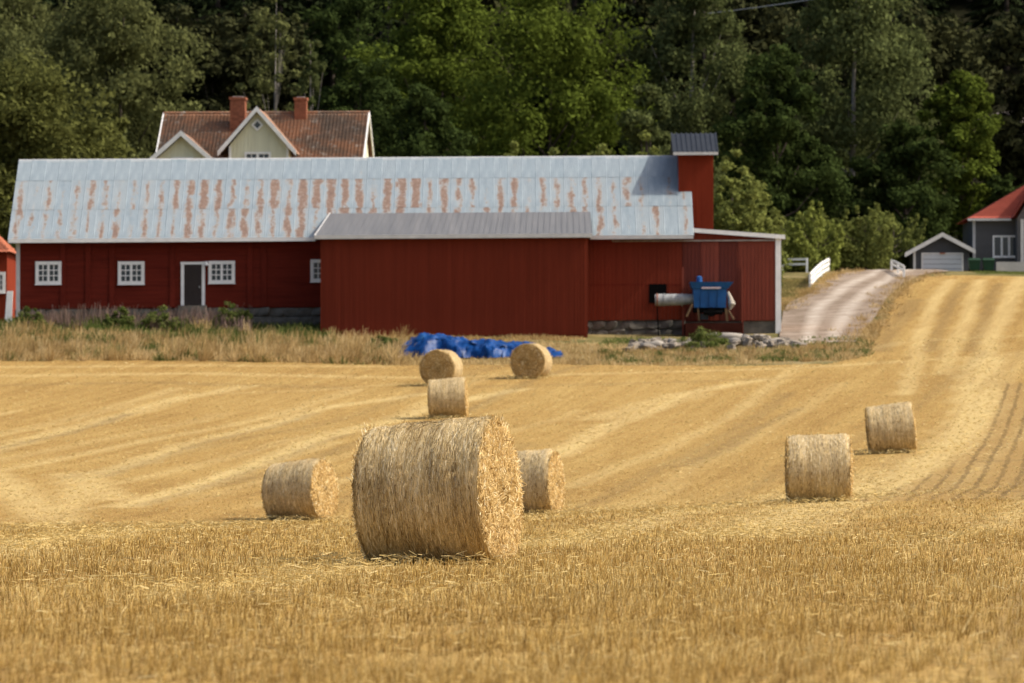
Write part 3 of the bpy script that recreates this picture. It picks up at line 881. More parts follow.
strong = [176, 193, 208, 222, 237, 252, 267, 282, 297, 312, 330, 345, 362, 380, 395, 415, 432, 450, 468, 485, 505, 525, 545, 560, 575, 603]
for c in range(ncol):
    xx = x0 + c * SW_
    px = 512 + (xx + .36) * FPX / YB
    for ri, (a, b) in enumerate(rows):
        o = bpy.data.objects.new('roof_sheet', shm[ri]); link(o, roof)
        q = Vector((xx, y_eave - .06, z_eb + .065)) + su * (a * SLEN) + sn * (.012 * ((ri + 1)) + .006 * (c % 2) + random.uniform(0, .004))
        o.location = (q.x - BO.x, q.y - BO.y, q.z + (xx - BO.x) * TILT - BO.z)
        o.rotation_euler = (random.uniform(-.002, .002), -math.atan(TILT), 0)
        if ri == 2: rust, pale = random.uniform(-.25, .0), random.uniform(0, .25)
        else:
            rust = .52 + random.uniform(-.12, .12)
            if px < 165: rust += .0
            elif px < 420: rust += .13 + random.uniform(-.10, .12)
            elif px < 600: rust += .05
            else: rust += random.uniform(-.2, .1)
            if random.random() < .12: rust -= .25
            pale = random.uniform(0, .6)
        o.color = (max(0, rust), pale, 0, 1)
for (a, b, nm) in ((0, 1, 'ridge_cap'),):
    mb = MB(); mb.beam((x0, y_ridge - .10, z_ridge + .07), (X(691, YB), y_ridge - .10, z_ridge + .07), .28, .03, up=tuple(sn))
    mb.beam((x0, y_ridge + .12, z_ridge + .07), (X(691, YB), y_ridge + .12, z_ridge + .07), .28, .03, up=(0, -sn.y, sn.z))
    bpart(mb, nm, M['steel'])
bpart(MB().box(x0 + .03, X(316, YB), y_eave - .10, y_eave - .06, z_eb - .10, z_eb + .09), 'fascia', M['white'])
bpart(MB().box(X(590, YB), X(693, YB), y_eave - .10, y_eave - .06, z_eb - .10, z_eb + .09), 'fascia', M['white_grey'])
mb = MB()
for s in (x0 + .03, X(692, YB)):
    mb.hexa([(s - .02, y_eave - .05, z_eb - .1), (s + .02, y_eave - .05, z_eb - .1), (s + .02, y_ridge, z_ridge - .12), (s - .02, y_ridge, z_ridge - .12)],
            [(s - .02, y_eave - .05, z_eb + .1), (s + .02, y_eave - .05, z_eb + .1), (s + .02, y_ridge, z_ridge + .08), (s - .02, y_ridge, z_ridge + .08)])
bpart(mb, 'verge_board', M['white_grey'])

# windows and door
def window(parent, x0, x1, z0, z1, y, place, cols=(2, 2), rows_=3, fw=.17, mw=.028, matf='white', cas=.12):
    """frame is the part; panes and bars are its pieces"""
    f = MB()
    f.box(x0, x1, y - .09, y, z1 - fw, z1); f.box(x0, x1, y - .09, y, z0, z0 + fw)
    f.box(x0, x0 + fw, y - .085, y, z0 + fw, z1 - fw); f.box(x1 - fw, x1, y - .085, y, z0 + fw, z1 - fw)
    f.box(x0 - .03, x1 + .03, y - .12, y - .0, z0 - .03, z0 + .003)
    inner0, inner1 = x0 + fw, x1 - fw
    n = len(cols); seg = (inner1 - inner0) / n
    for i in range(1, n):
        f.box(inner0 + i * seg - cas / 2, inner0 + i * seg + cas / 2, y - .08, y, z0 + fw, z1 - fw)
    w = place(f, 'window', M[matf], parent)
    for i, c in enumerate(cols):
        a = inner0 + i * seg + (cas / 2 if i else 0); b = inner0 + (i + 1) * seg - (cas / 2 if i < n - 1 else 0)
        place(MB().box(a, b, y - .03, y - .01, z0 + fw, z1 - fw), 'pane', M['glass'], w)
        g_ = MB()
        for k in range(1, c):
            xx = a + (b - a) * k / c; g_.box(xx - mw / 2, xx + mw / 2, y - .055, y - .035, z0 + fw, z1 - fw)
        for k in range(1, rows_):
            zz = z0 + fw + (z1 - z0 - 2 * fw) * k / rows_; g_.box(a, b, y - .05, y - .032, zz - mw / 2, zz + mw / 2)
        if c > 1 or rows_ > 1: place(g_, 'glazing_bars', M[matf], w)
    return w
bplace = lambda mb, nm, mt, par: bpart(mb, nm, mt, par)
for a, b, t_, bt in ((35.5, 61.5, 261.5, 284.5), (118, 144.5, 261.5, 284.5), (208.5, 235, 261, 283.5), (310.5, 337, 259.5, 282)):
    window(barn, X(a, YB), X(b, YB), zb(bt, (a + b) / 2), zb(t_, (a + b) / 2), YB - .05, bplace, mw=.045)
f = MB(); a, b = X(181, YB), X(205, YB); zt = zb(264.5, 193); z0_ = zb(305.5, 193)
f.box(a, a + .16, YB - .11, YB - .045, z0_, zt); f.box(b - .16, b, YB - .11, YB - .045, z0_, zt); f.box(a - .02, b + .02, YB - .12, YB - .045, zt, zt + .13)
dr = bpart(f, 'door', M['white'])
bpart(MB().box(a + .16, b - .16, YB - .07, YB - .045, z0_, zt), 'door_leaf', M['door_dark'], dr)
mb = MB()
for k in range(1, 6):
    xx = a + .16 + (b - a - .32) * k / 6; mb.box(xx - .012, xx + .012, YB - .085, YB - .07, z0_ + .02, zt - .02)
bpart(mb, 'door_batten', M['door_dark'], dr)
bpart(MB().box(b - .30, b - .24, YB - .12, YB - .088, z0_ + .9, z0_ + .98), 'handle', M['steel'], dr)
bpart(MB().box(a - .1, b + .1, YB - .75, YB - .05, z0_ - .7, z0_ - .02), 'door_step', M['stone'])
lm = MB().tube([(X(206.5, YB), YB - .05, zb(263.5, 206)), (X(206.5, YB), YB - .22, zb(263, 206))], .05)
lm.tube([(X(206.5, YB), YB - .24, zb(261.5, 206)), (X(206.5, YB), YB - .24, zb(265.5, 206))], [.05, .13], 10)
bpart(lm, 'lamp', M['white'])

# annex
YA = 256.3
ax0, ax1 = X(321, YA), X(588, YA)
aze = zb(236.5, 455, YA)
bpart(MB().box(ax0 + .02, ax1 - .02, YA, YB - .2, zb(337.5, 455, YA) - .3, aze - .05), 'annex_wall', M['falu_annex'])
mb = MB(); vboards(mb, ax0, ax1, zb(335, 455, YA), aze - .06, YA, .15, .03, .01, .004)
x = ax0
while x < ax1 - .05:
    mb.box(x - .022, x + .022, YA - .055, YA - .03, zb(335, 455, YA), aze - .06); x += .15
o = bpart(mb, 'annex_boards', M['falu_annex']); o['kind'] = 'stuff'
yt = 261.35; zt = zb(211.5, 455, yt)
za = zb(235.0, 455, YA - .14)
fx0, fx1, tx0, tx1 = X(314.5, YA), X(592, YA), X(330.5, yt), X(590, yt)
ar = MB().hexa([(fx0, YA - .14, za - .09), (fx1, YA - .14, za - .09), (tx1, yt, zt - .09), (tx0, yt, zt - .09)],
               [(fx0, YA - .14, za), (fx1, YA - .14, za), (tx1, yt, zt), (tx0, yt, zt)])
aroof = bpart(ar, 'annex_roof', M['annex_sheet'])
mb = MB(); n = 46
for k in range(n + 1):
    a = k / n
    p0 = Vector((fx0 + (fx1 - fx0) * a, YA - .15, za + .012)); p1 = Vector((tx0 + (tx1 - tx0) * a, yt, zt + .012))
    mb.beam(p0, p1, .02, .012)
bpart(mb, 'standing_seams', M['annex_sheet'], aroof)['kind'] = 'stuff'
bpart(MB().box(fx0, fx1, YA - .40, YA - .145, za - .17, za + .02), 'annex_fascia', M['white_grey'])
mb = MB().hexa([(fx0 - .03, YA - .15, za - .16), (fx0 + .02, YA - .15, za - .16), (tx0 + .02, yt, zt - .15), (tx0 - .03, yt, zt - .15)],
               [(fx0 - .03, YA - .15, za + .02), (fx0 + .02, YA - .15, za + .02), (tx0 + .02, yt, zt + .03), (tx0 - .03, yt, zt + .03)])
bpart(mb, 'annex_verge', M['white_grey'])
bpart(MB().box(ax0 + .02, ax1 - .02, YA + .05, YB, zb(337.5, 455, YA) - 1.2, zb(336, 455, YA)), 'annex_footing', M['stone'])

# lean-to on the right with coloured panels
lx0, lx1 = X(682, YB), X(776, YB)
def lz(x): return zb(230, 694) + (zb(236.5, 782) - zb(230, 694)) * (x - X(694, YB)) / (X(782, YB) - X(694, YB))
lw = MB().prism([(lx0, zb(321, 720)), (lx1, zb(321, 720)), (lx1, lz(lx1) - .08), (lx0, lz(lx0) - .08)], YB, YB + 9)
lean = bpart(lw, 'lean_to_wall', M['falu'])
bounds = [682, 701, 719, 737, 742, 776]
for a, b, mt in ((682.3, 701, 'lean_b'), (701, 719, 'lean_a'), (719, 738, 'lean_b'), (738, 776, 'lean_a')):
    top = zb(241, a)
    mb = MB(); mb.box(X(a, YB) + .01, X(b, YB) - .01, YB - .035, YB - .002, zb(320.5, a), top)
    xx = X(a, YB) + .12
    while xx < X(b, YB) - .05:
        mb.box(xx - .02, xx + .02, YB - .055, YB - .035, zb(320.5, a), top); xx += .19
    bpart(mb, 'panel', M[mt], lean)
bpart(MB().prism([(X(694, YB), zb(240.5, 694)), (lx1, zb(240.5, 776)), (lx1, lz(lx1) - .09), (X(694, YB), lz(X(694, YB)) - .09)], YB - .03, YB - .002), 'panel', M['falu_annex'], lean)
bpart(MB().box(X(612, YB), X(775, YB), YB - .14, YB - .07, zb(241.5, 690), zb(240.2, 690)), 'door_rail', M['timber'])
for px in (682.3, 742.3):
    bpart(MB().box(X(px, YB) - .045, X(px, YB) + .045, YB - 1.0 if px < 700 else YB - .16, YB - .92 if px < 700 else YB - .08, zb(338, px), zb(268, px)), 'steel_post', M['lean_a'])
bpart(MB().box(X(775.5, YB), X(781, YB), YB - .08, YB + .2, zb(334, 778), lz(X(778, YB)) - .05), 'corner_board', M['white'])
ys0, ys1 = YB - .15, YB + 9.2
xa, xb = X(693, YB), X(785, YB)
bpart(MB().hexa([(xa, ys0, lz(xa) - .05), (xb, ys0, lz(xb) - .05), (xb, ys1, lz(xb) - .05), (xa, ys1, lz(xa) - .05)],
                [(xa, ys0, lz(xa) + .04), (xb, ys0, lz(xb) + .04), (xb, ys1, lz(xb) + .04), (xa, ys1, lz(xa) + .04)]), 'lean_to_roof', M['annex_sheet'])
bpart(MB().hexa([(xa, ys0 - .05, lz(xa) - .13), (xb, ys0 - .05, lz(xb) - .13), (xb, ys0 - .005, lz(xb) - .13), (xa, ys0 - .005, lz(xa) - .13)],
                [(xa, ys0 - .05, lz(xa) + .08), (xb, ys0 - .05, lz(xb) + .08), (xb, ys0 - .005, lz(xb) + .08), (xa, ys0 - .005, lz(xa) + .08)]), 'lean_to_fascia', M['white'])
bpart(MB().box(X(684, YB), X(776, YB), YB + .06, YB + 8.9, zb(350, 730), zb(321, 730)), 'lean_to_footing', M['stone'])
bpart(MB().box(X(684, YB), X(741, YB), YM_ - .85, YB - .02, zb(348, 712, YM_), zb(323.5, 712, YM_)), 'loading_step', M['dark_red'])
bpart(MB().box(X(649, YB), X(666.5, YB), YB - .075, YB - .055, zb(303, 658), zb(284, 658)), 'hatch_opening', M['dark'])

# tower through the roof at the right gable
yt0 = y_eave + (y_ridge - y_eave) * ((239 - 194) / 82.0) - .1
tw0, tw1 = X(678.5, yt0), X(713.8, yt0)
ytb = yt0 + 2 * (y_ridge - yt0)
tzt = zb(153.5, 696, yt0)
tm = MB().box(tw0 + .03, tw1 - .03, yt0 + .03, ytb, zb(236, 700), tzt)
tm.prism([(yt0 + .03, tzt), (ytb, tzt), ((yt0 + ytb) / 2, tzt + 1.15)], tw0 + .03, tw1 - .03, 'x')
tower = bpart(tm, 'tower_wall', M['falu_tower'])
mb = MB(); vboards(mb, tw0, tw1, zb(236, 700), tzt, yt0 + .03, .15, .03, .01)
bpart(mb, 'tower_boards', M['falu_tower'], tower)['kind'] = 'stuff'
yrm = (yt0 + ytb) / 2; zrt = zb(133.5, 696, yrm)
cx0, cx1 = X(673, yt0), X(718, yt0)
mb = MB()
for s in (1, -1):
    ye = yrm - s * (yrm - yt0 + .38)
    mb.hexa([(cx0, ye, tzt - .02), (cx1, ye, tzt - .02), (cx1, yrm, zrt - .05), (cx0, yrm, zrt - .05)],
            [(cx0, ye, tzt + .05), (cx1, ye, tzt + .05), (cx1, yrm, zrt), (cx0, yrm, zrt)])
troof = bpart(mb, 'tower_roof', M['lead'])
for k in range(10):
    xx = cx0 + .02 + (cx1 - cx0 - .04) * k / 9
    bpart(MB().beam((xx, yt0 - .37, tzt + .07), (xx, yrm, zrt + .02), .06, .06), 'seam', M['lead'], troof)
bpart(MB().box(cx0, cx1, yt0 - .43, yt0 - .385, tzt - .1, tzt + .05), 'tower_fascia', M['white_grey'])
mb = MB()
for xx in (cx0, cx1):
    mb.hexa([(xx - .025, yt0 - .25, tzt - .08), (xx + .025, yt0 - .25, tzt - .08), (xx + .025, yrm, zrt - .1), (xx - .025, yrm, zrt - .1)],
            [(xx - .025, yt0 - .25, tzt + .08), (xx + .025, yt0 - .25, tzt + .08), (xx + .025, yrm, zrt + .06), (xx - .025, yrm, zrt + .06)])
bpart(mb, 'tower_verge', M['lead'])

# ------------------------------------------------------------------ blue grain machine with its duct
YM = 258.9
def zm(py): return Z(py, YM)
def xm(px): return X(px, YM)
g0 = gz(xm(712), YM)
hop = empty('grain_hopper', (xm(712), YM, g0))
tag(hop, 'blue metal grain hopper machine standing against the red lean-to wall', 'machine')
def hp(mb, nm, mt, par=None):
    mb.v = [(v[0] - hop.location.x, v[1] - YM, v[2] - g0) for v in mb.v]
    return mb.build(nm, M[mt], par or hop)
y0, y1 = YM - .75, YM + .55
b0, b1 = xm(692.5), xm(726)
body = MB().hexa([(b0 + .06, y0 + .05, zm(308)), (b1 - .03, y0 + .05, zm(308)), (b1 - .03, y1, zm(308)), (b0 + .06, y1, zm(308))],
                 [(b0, y0, zm(289)), (b1, y0, zm(289)), (b1, y1, zm(289)), (b0, y1, zm(289))])
bd = hp(body, 'body', 'blue_paint')
rim = MB().hexa([(b0 - .05, y0 - .06, zm(289)), (b1 + .08, y0 - .06, zm(289)), (b1 + .08, y1 + .06, zm(289)), (b0 - .05, y1 + .06, zm(289))],
                [(xm(689), y0 - .2, zm(282.5)), (xm(733), y0 - .2, zm(282.5)), (xm(733), y1 + .1, zm(282.5)), (xm(689), y1 + .1, zm(282.5))])
hp(rim, 'hopper_rim', 'blue_paint')
hp(MB().tube([(xm(699), YM - .3, zm(283)), (xm(699), YM - .3, zm(277.5)), (xm(699.4), YM - .3, zm(276))], [.16, .15, .06], 12), 'spout', 'blue_paint')
hp(MB().box(xm(701), xm(720), y0 - .16, y0 - .13, zm(289.4), zm(287.6)), 'name_strip', 'sign')
mb = MB()
for k in range(1, 4):
    xx = b0 + (b1 - b0) * k / 4; mb.box(xx - .025, xx + .025, y0 - .03, y0 + .07, zm(307), zm(290))
hp(mb, 'rib', 'blue_paint', bd)
hp(MB().box(b0 + .02, b1, y0 + .12, y1 - .1, zm(312.5), zm(308)), 'underframe', 'dark')
for px, yy in ((697.5, y0 + .15), (725, y0 + .15), (699.5, y1 - .15), (727, y1 - .15)):
    xx = xm(px)
    hp(MB().beam((xx, yy, zm(308)), (xx + .05, yy, zm(321)), .07, .07), 'leg', 'yellow_leg')
hp(MB().beam((xm(692), y0 + .1, zm(304)), (xm(686), y0, zm(317)), .08, .10), 'brace', 'yellow_leg')
sack = MB().tube([(xm(727.5), YM - .3, zm(292)), (xm(730), YM - .32, zm(299)), (xm(731.5), YM - .35, zm(304)), (xm(729.5), YM - .32, zm(310))], [.07, .13, .20, .05], 10)
hp(sack, 'outlet_bag', 'dirty_bag')
dk = MB().tube([(xm(655), YM - .1, zm(300)), (xm(660), YM - .1, zm(300)), (xm(682), YM - .1, zm(299.6)), (xm(694), YM - .1, zm(299))], [.30, .31, .28, .25], 16)
hp(dk, 'duct', 'dirty_steel')
for px in (657, 664, 682):
    hp(MB().tube([(xm(px) - .03, YM - .1, zm(300)), (xm(px) + .03, YM - .1, zm(300))], .335, 16), 'duct_band', 'brick' if px == 657 else 'dirty_steel')
for px in (657,): hp(MB().beam((xm(px), YM - .1, zm(305)), (xm(px + 1.5), YM - .1, gz(xm(px), YM) - .05), .05, .06), 'duct_leg', 'dark')
hp(MB().tube([(xm(703), y0 - .02, zm(313)), (xm(722), y0 - .02, zm(313))], .10, 10), 'shaft', 'dark')
hp(MB().tube([(xm(711), y0 - .10, zm(312.5)), (xm(711), y0 - .02, zm(312.5))], .24, 16), 'pulley', 'dark')
hp(MB().box(xm(700), xm(708), y0 + .1, y0 + .5, zm(320), zm(314)), 'motor', 'lead')
hp(MB().beam((xm(728), y0 + .1, zm(311)), (xm(733), y0, zm(320)), .06, .08), 'brace', 'yellow_leg')

# ------------------------------------------------------------------ blue tarpaulin heap
t = NT('blue_tarpaulin')
v = t.coord()
c_ = t.ramp(t.noise(v, 2.0, 5, .6), [(.35, (.001, .026, .12)), (.6, (.002, .052, .21)), (.8, (.03, .11, .25))])
M['tarp'] = t.pbr(c_, .42, t.bump(t.noise(v, 5, 4), .6, .06), spec=.2)
YT = 241.0
tx0, tx1 = X(399, YT), X(562, YT)
nx, ny = 78, 22
u = np.linspace(0, 1, nx); vv = np.linspace(0, 1, ny)
UU, VV = np.meshgrid(u, vv)
jx = rng.normal(0, .045, UU.shape); jy = rng.normal(0, .05, UU.shape)
xx = tx0 + (tx1 - tx0) * UU + jx; yy = YT - 1.3 + 2.6 * VV + .25 * np.sin(UU * 9) + .18 * np.sin(UU * 31) * (VV < .2) + jy
prof = np.interp(UU, [0, .04, .14, .30, .42, .55, .7, .82, .92, 1], [.10, .62, 1.02, .98, .72, .74, .58, .52, .28, .05])
arch = np.clip(np.sin(np.pi * np.clip(VV, 0, 1)), 0, 1) ** .55
def tri(q): return 2 * np.abs(q - np.floor(q + .5))
fold = .10 * tri(UU * 5.3 + VV * 1.1 + .3 * np.sin(UU * 13)) + .08 * tri(UU * 9.1 - VV * 1.7) + .05 * tri(UU * 17 + VV * 3.1) + .06 * tri(VV * 3 + UU * 4) + rng.normal(0, .022, UU.shape)
zz = ground_z(xx, yy) + .02 + np.maximum((prof * arch + (fold - .12) * (arch > .3)), 0)
Vt = np.c_[xx.ravel(), yy.ravel(), zz.ravel()]
i = np.arange(nx - 1)[None, :] + np.arange(ny - 1)[:, None] * nx
Ft = np.stack([i, i + 1, i + nx + 1, i + nx], -1).reshape(-1, 4)
o = obj('tarpaulin', mesh_np('tarpaulin', Vt, Ft, None, False), M['tarp']); tag(o, 'crumpled bright blue tarpaulin over a low heap before the red annex', 'tarpaulin')

# ------------------------------------------------------------------ loose stones and timbers
rub_me = [stone_mesh(40 + s, rough=.3) for s in range(8)]
for me in rub_me: me.materials.append(M['rubble'])
def stone(px, py, d, w, h, label, group, z_off=0.0):
    p = P(px, py, d); g_ = gz(p.x, d)
    o = bpy.data.objects.new('stone', rub_me[random.randrange(8)]); link(o)
    o.location = (p.x, d, g_ + h * .3 + z_off); o.scale = (w * 1.2, w, h * 1.2)
    o.rotation_euler = (random.uniform(-.3, .3), random.uniform(-.3, .3), random.uniform(0, 6))
    tag(o, label, 'stone', group)
for k in range(36):
    px = 630 + k * 2.1 + random.uniform(-2, 2)
    stone(px, 345, random.uniform(242.5, 248.5), random.uniform(.28, .72), random.uniform(.18, .36), 'pale stone in the left run of the rubble row before the lean-to', 'stones left in the rubble row', random.uniform(0, .25))
for k in range(48):
    px = 730 + k * 1.5 + random.uniform(-2, 2)
    stone(px, 345, random.uniform(242.5, 249.5), random.uniform(.28, .75), random.uniform(.18, .38), 'pale stone in the right heap of the rubble row beside the driveway', 'stones right in the rubble row', random.uniform(0, .45) if px < 785 else 0)
for k in range(6):
    stone(399 + k * 2.4, 350, random.uniform(245, 247), random.uniform(.25, .5), random.uniform(.25, .45), 'small pale stone heaped at the left end of the blue tarpaulin', 'stones at the tarpaulin')
for i_, (px0, px1, py0, py1, dd_, lab) in enumerate(((706, 742, 338, 335.5, 247.5, 'upper long grey timber lying on the rubble behind the weeds'),
                                       (728, 757, 342.5, 341.5, 245.5, 'lower grey timber lying on the rubble right of the weeds'),
                                       (668, 690, 342, 344, 245.5, 'short grey timber lying on the left run of rubble'), (742, 768, 337.5, 339, 247, 'grey timber lying crosswise on top of the right rubble heap'), (640, 663, 346, 344.5, 244.5, 'leftmost grey timber lying in the rubble row'), (760, 782, 345, 341.5, 245, 'slanting grey timber nearest the driveway'))):
    a = P(px0, py0, dd_); b = P(px1, py1, dd_)
    mb = MB()
    c0 = (a + b) / 2
    pts = [a - c0 + (b - a) * q + Vector((0, .05 * math.sin(q * 7), .05 * math.sin(q * 5 + i_))) for q in (0, .25, .5, .75, 1)]
    mb.tube(pts, [.17, .2, .18, .2, .14], 8)
    o = mb.build('timber', M['timber'], None, True, loc=c0); tag(o, lab, 'timber', 'timbers on the rubble')

# ------------------------------------------------------------------ pale green house behind the barn
YH = 341.0
hx = X(262, YH); hg = gz(hx, YH)
HYAW = R(-3.2)
house = empty('house', (hx, YH, hg), (0, 0, HYAW))
tag(house, 'pale green wooden house with weathered tile roof and two brick chimneys', 'house')
def HX(px, d=YH): return X(px, d, 140) - hx
def HZ(py, d=YH): return Z(py, d) - hg
def hpart(mb, nm, mt, par=None): return mb.build(nm, M[mt] if isinstance(mt, str) else mt, par or house)
HD = 4.6                                # half depth
wl, wr = HX(160), HX(359)
h_ridge = HZ(113.5, YH + HD); slope = (HZ(113.5, YH + HD) - HZ(160, YH)) / HD
h_eave = h_ridge - slope * HD
hb = MB().prism([(0, -1.5), (2 * HD, -1.5), (2 * HD, h_eave - .1), (HD, h_ridge - .15), (0, h_eave - .1)], wl, wr, 'x')
hpart(hb, 'wall', 'house_wall')
mb = MB(); x = wl + .1
while x < wr: mb.box(x - .025, x + .025, -.03, -.002, -.4, h_eave - .25); x += .24
hpart(mb, 'wall_battens', 'house_wall')['kind'] = 'stuff'
# pantile roof: wavy columns and stepped rows
def tile_roof(x0, x1, p0, p1, name, mat, parent, col=.24, row=.36, amp=.035, place=None):
    p0 = Vector(p0); p1 = Vector(p1); L = (p1 - p0).length; uu = (p1 - p0) / L; nn = Vector((0, -uu.z, uu.y))
    if nn.z < 0: nn = -nn
    nc = int((x1 - x0) / col) * 4; nr = int(L / row)
    xs_ = np.linspace(x0, x1, nc + 1); wav = amp * np.abs(np.sin(np.arange(nc + 1) * math.pi / 4))
    V, F = [], []
    for r_ in range(nr):
        for e, lift in ((r_ / nr, .045), ((r_ + 1) / nr, .0)):
            c = p0 + uu * (e * L)
            for j in range(nc + 1):
                q = c + nn * (lift + wav[j]); V.append((xs_[j], q.y, q.z))
    V = np.array(V); w = nc + 1
    for r_ in range(2 * nr - 1):
        i = np.arange(nc) + r_ * w
        F.append(np.stack([i, i + 1, i + 1 + w, i + w], -1))
    F = np.concatenate(F)
    V[:, 2] += np.repeat(rng.normal(0, .004, len(V) // 1), 1)
    return obj(name, mesh_np(name, V, F), mat, parent)
ov = .45
zf = h_eave - slope * ov
tile_roof(wl - .35, wr + .3, (0, -ov, zf), (0, HD, h_ridge), 'roof', M['pantile'], house)
tile_roof(wl - .35, wr + .3, (0, 2 * HD + ov, zf), (0, HD, h_ridge), 'roof', M['pantile'], house)
mb = MB()
for k in range(40):
    a = wl - .35 + (wr - wl + .65) * k / 40
    mb.tube([(a, HD, h_ridge + .03), (a + (wr - wl + .65) / 40 * 1.05, HD, h_ridge + .05)], [.13, .12], 8)
hpart(mb, 'ridge_tiles', M['pantile'])['kind'] = 'stuff'
for s, xx in ((-1, wl - .37), (1, wr + .32)):
    for q in (0, 2 * HD):
        yy0 = -ov if q == 0 else 2 * HD + ov
        hpart(MB().hexa([(xx - .04, yy0, zf - .2), (xx + .04, yy0, zf - .2), (xx + .04, HD, h_ridge - .2), (xx - .04, HD, h_ridge - .2)],
                        [(xx - .04, yy0, zf + .09), (xx + .04, yy0, zf + .09), (xx + .04, HD, h_ridge + .10), (xx - .04, HD, h_ridge + .10)]), 'bargeboard', 'white')
for xx in (wl - .02, wr - .12): hpart(MB().box(xx, xx + .14, -.06, .1, -.4, h_eave - .3), 'corner_board', 'white')
# front gables
def front_gable(pxa, pya, pxl, pxr, pyb, wpx0, wpx1, proj, nm, sm):
    d = YH - proj
    xa = (X(pxl, d, 140) + X(pxr, d, 140)) / 2 - hx if False else X(pxa, d, 140) - hx
    za_ = Z(pya, d) - hg
    xl_, xr_, zb_ = X(pxl, d, 140) - hx, X(pxr, d, 140) - hx, Z(pyb, d) - hg
    w0, w1 = X(wpx0, d, 140) - hx, X(wpx1, d, 140) - hx
    sl_ = (za_ - zb_) / (xr_ - xa)
    ze = za_ - .32 - sl_ * ((w1 - w0) / 2)
    back = HD if nm == 'gable' else 2.5
    body = MB().prism([(w0, -1.2), (w1, -1.2), (w1, ze), (xa, za_ - .3), (w0, ze)], -proj, back)
    wall = hpart(body, nm + '_wall', 'house_wall')
    mb = MB(); x = w0 + .12
    while x < w1 - .05:
        top = za_ - .36 - sl_ * abs(x - xa); mb.box(x - .025, x + .025, -proj - .03, -proj - .002, -.3, top); x += .24
    hpart(mb, 'battens', 'house_wall', wall)['kind'] = 'stuff'
    # roof planes and white bargeboards
    for s, xe in ((-1, xl_), (1, xr_)):
        a = (xa, za_); b = (xe, zb_)
        dx, dz = b[0] - a[0], b[1] - a[1]; L = math.hypot(dx, dz); nx_, nz_ = -dz / L * s, dx / L * s
        nx_, nz_ = (nx_, nz_) if nz_ > 0 else (-nx_, -nz_)
        hpart(MB().prism([(a[0], a[1] - .10), (b[0], b[1] - .10), (b[0], b[1]), (a[0], a[1])], -proj - .42, back), nm + '_roof', M['pantile'])
        hpart(MB().prism([(a[0], a[1] - .30), (b[0], b[1] - .30), (b[0] + .02 * s, b[1] + .05), (a[0], a[1] + .06)], -proj - .50, -proj - .43), 'bargeboard', 'white')
    for xx in (w0, w1 - .16): hpart(MB().box(xx, xx + .16, -proj - .05, -proj - .032, -.3, ze), 'corner_board', 'white')
    return -proj - .0, xa
fy, xa = front_gable(258.5, 107.5, 219.5, 298, 152, 230, 290, 1.4, 'gable', 1)
hplace = lambda mb, nm, mt, par: mb.build(nm, mt, par)
d = YH - 1.4
# diamond window under the big gable
cxd, czd = X(258.5, d, 140) - hx, Z(125, d) - hg
r_ = .42
f = MB()
for s in range(4):
    a0 = math.pi / 2 * s; a1 = a0 + math.pi / 2
    p0 = (cxd + r_ * math.cos(a0), czd + r_ * math.sin(a0)); p1 = (cxd + r_ * math.cos(a1), czd + r_ * math.sin(a1))
    q0 = (cxd + .6 * r_ * math.cos(a0), czd + .6 * r_ * math.sin(a0)); q1 = (cxd + .6 * r_ * math.cos(a1), czd + .6 * r_ * math.sin(a1))
    f.prism([p0, p1, q1, q0], fy - .09, fy - .03)
dw = f.build('window', M['white'], house)
MB().prism([(cxd + .62 * r_ * math.cos(math.pi / 2 * s), czd + .62 * r_ * math.sin(math.pi / 2 * s)) for s in range(4)], fy - .05, fy - .035).build('pane', M['glass'], dw)
window(house, X(245.5, d) - hx, X(272, d) - hx, Z(172, d) - hg, Z(152, d) - hg, fy - .03, hplace, cols=(2, 2), rows_=2, fw=.14, mw=.035, cas=.16)
fy2, _ = front_gable(183.5, 131.5, 146, 221, 164.5, 157, 210, 2.6, 'porch_gable', 1)
d = YH - 2.6
window(house, X(173, d) - hx, X(195, d) - hx, Z(174, d) - hg, Z(157, d) - hg, fy2 - .03, hplace, cols=(2, 2), rows_=2, fw=.14, mw=.035, cas=.16)
# chimneys, brick by course
for pxa, pxb, pyt, pyb, yc, w_ in ((228, 243, 97.5, 123, HD - 1.4, 1.0), (291.5, 303.5, 98, 119, HD - .3, .8)):
    d = YH + yc
    a, b = X(pxa, d, 110) - hx, X(pxb, d, 110) - hx
    zt_, zb_ = Z(pyt, d) - hg, Z(pyb, d) - hg
    ch = hpart(MB().box(a + .02, b - .02, yc - w_ / 2 + .02, yc + w_ / 2 - .02, zb_ - .8, zt_ - .02), 'chimney', 'brick')
    zc = zb_ - .4; mb = MB()
    while zc < zt_ - .25:
        mb.box(a, b, yc - w_ / 2, yc + w_ / 2, zc, zc + .062); zc += .082
    hpart(mb, 'brick_courses', 'brick', ch)['kind'] = 'stuff'
    hpart(MB().box(a - .06, b + .06, yc - w_ / 2 - .06, yc + w_ / 2 + .06, zt_ - .17, zt_), 'chimney_cap', 'brick', ch)
    hpart(MB().box(a + .15, b - .15, yc - w_ / 2 + .15, yc + w_ / 2 - .15, zt_ - .02, zt_ + .07), 'flue', 'concrete', ch)

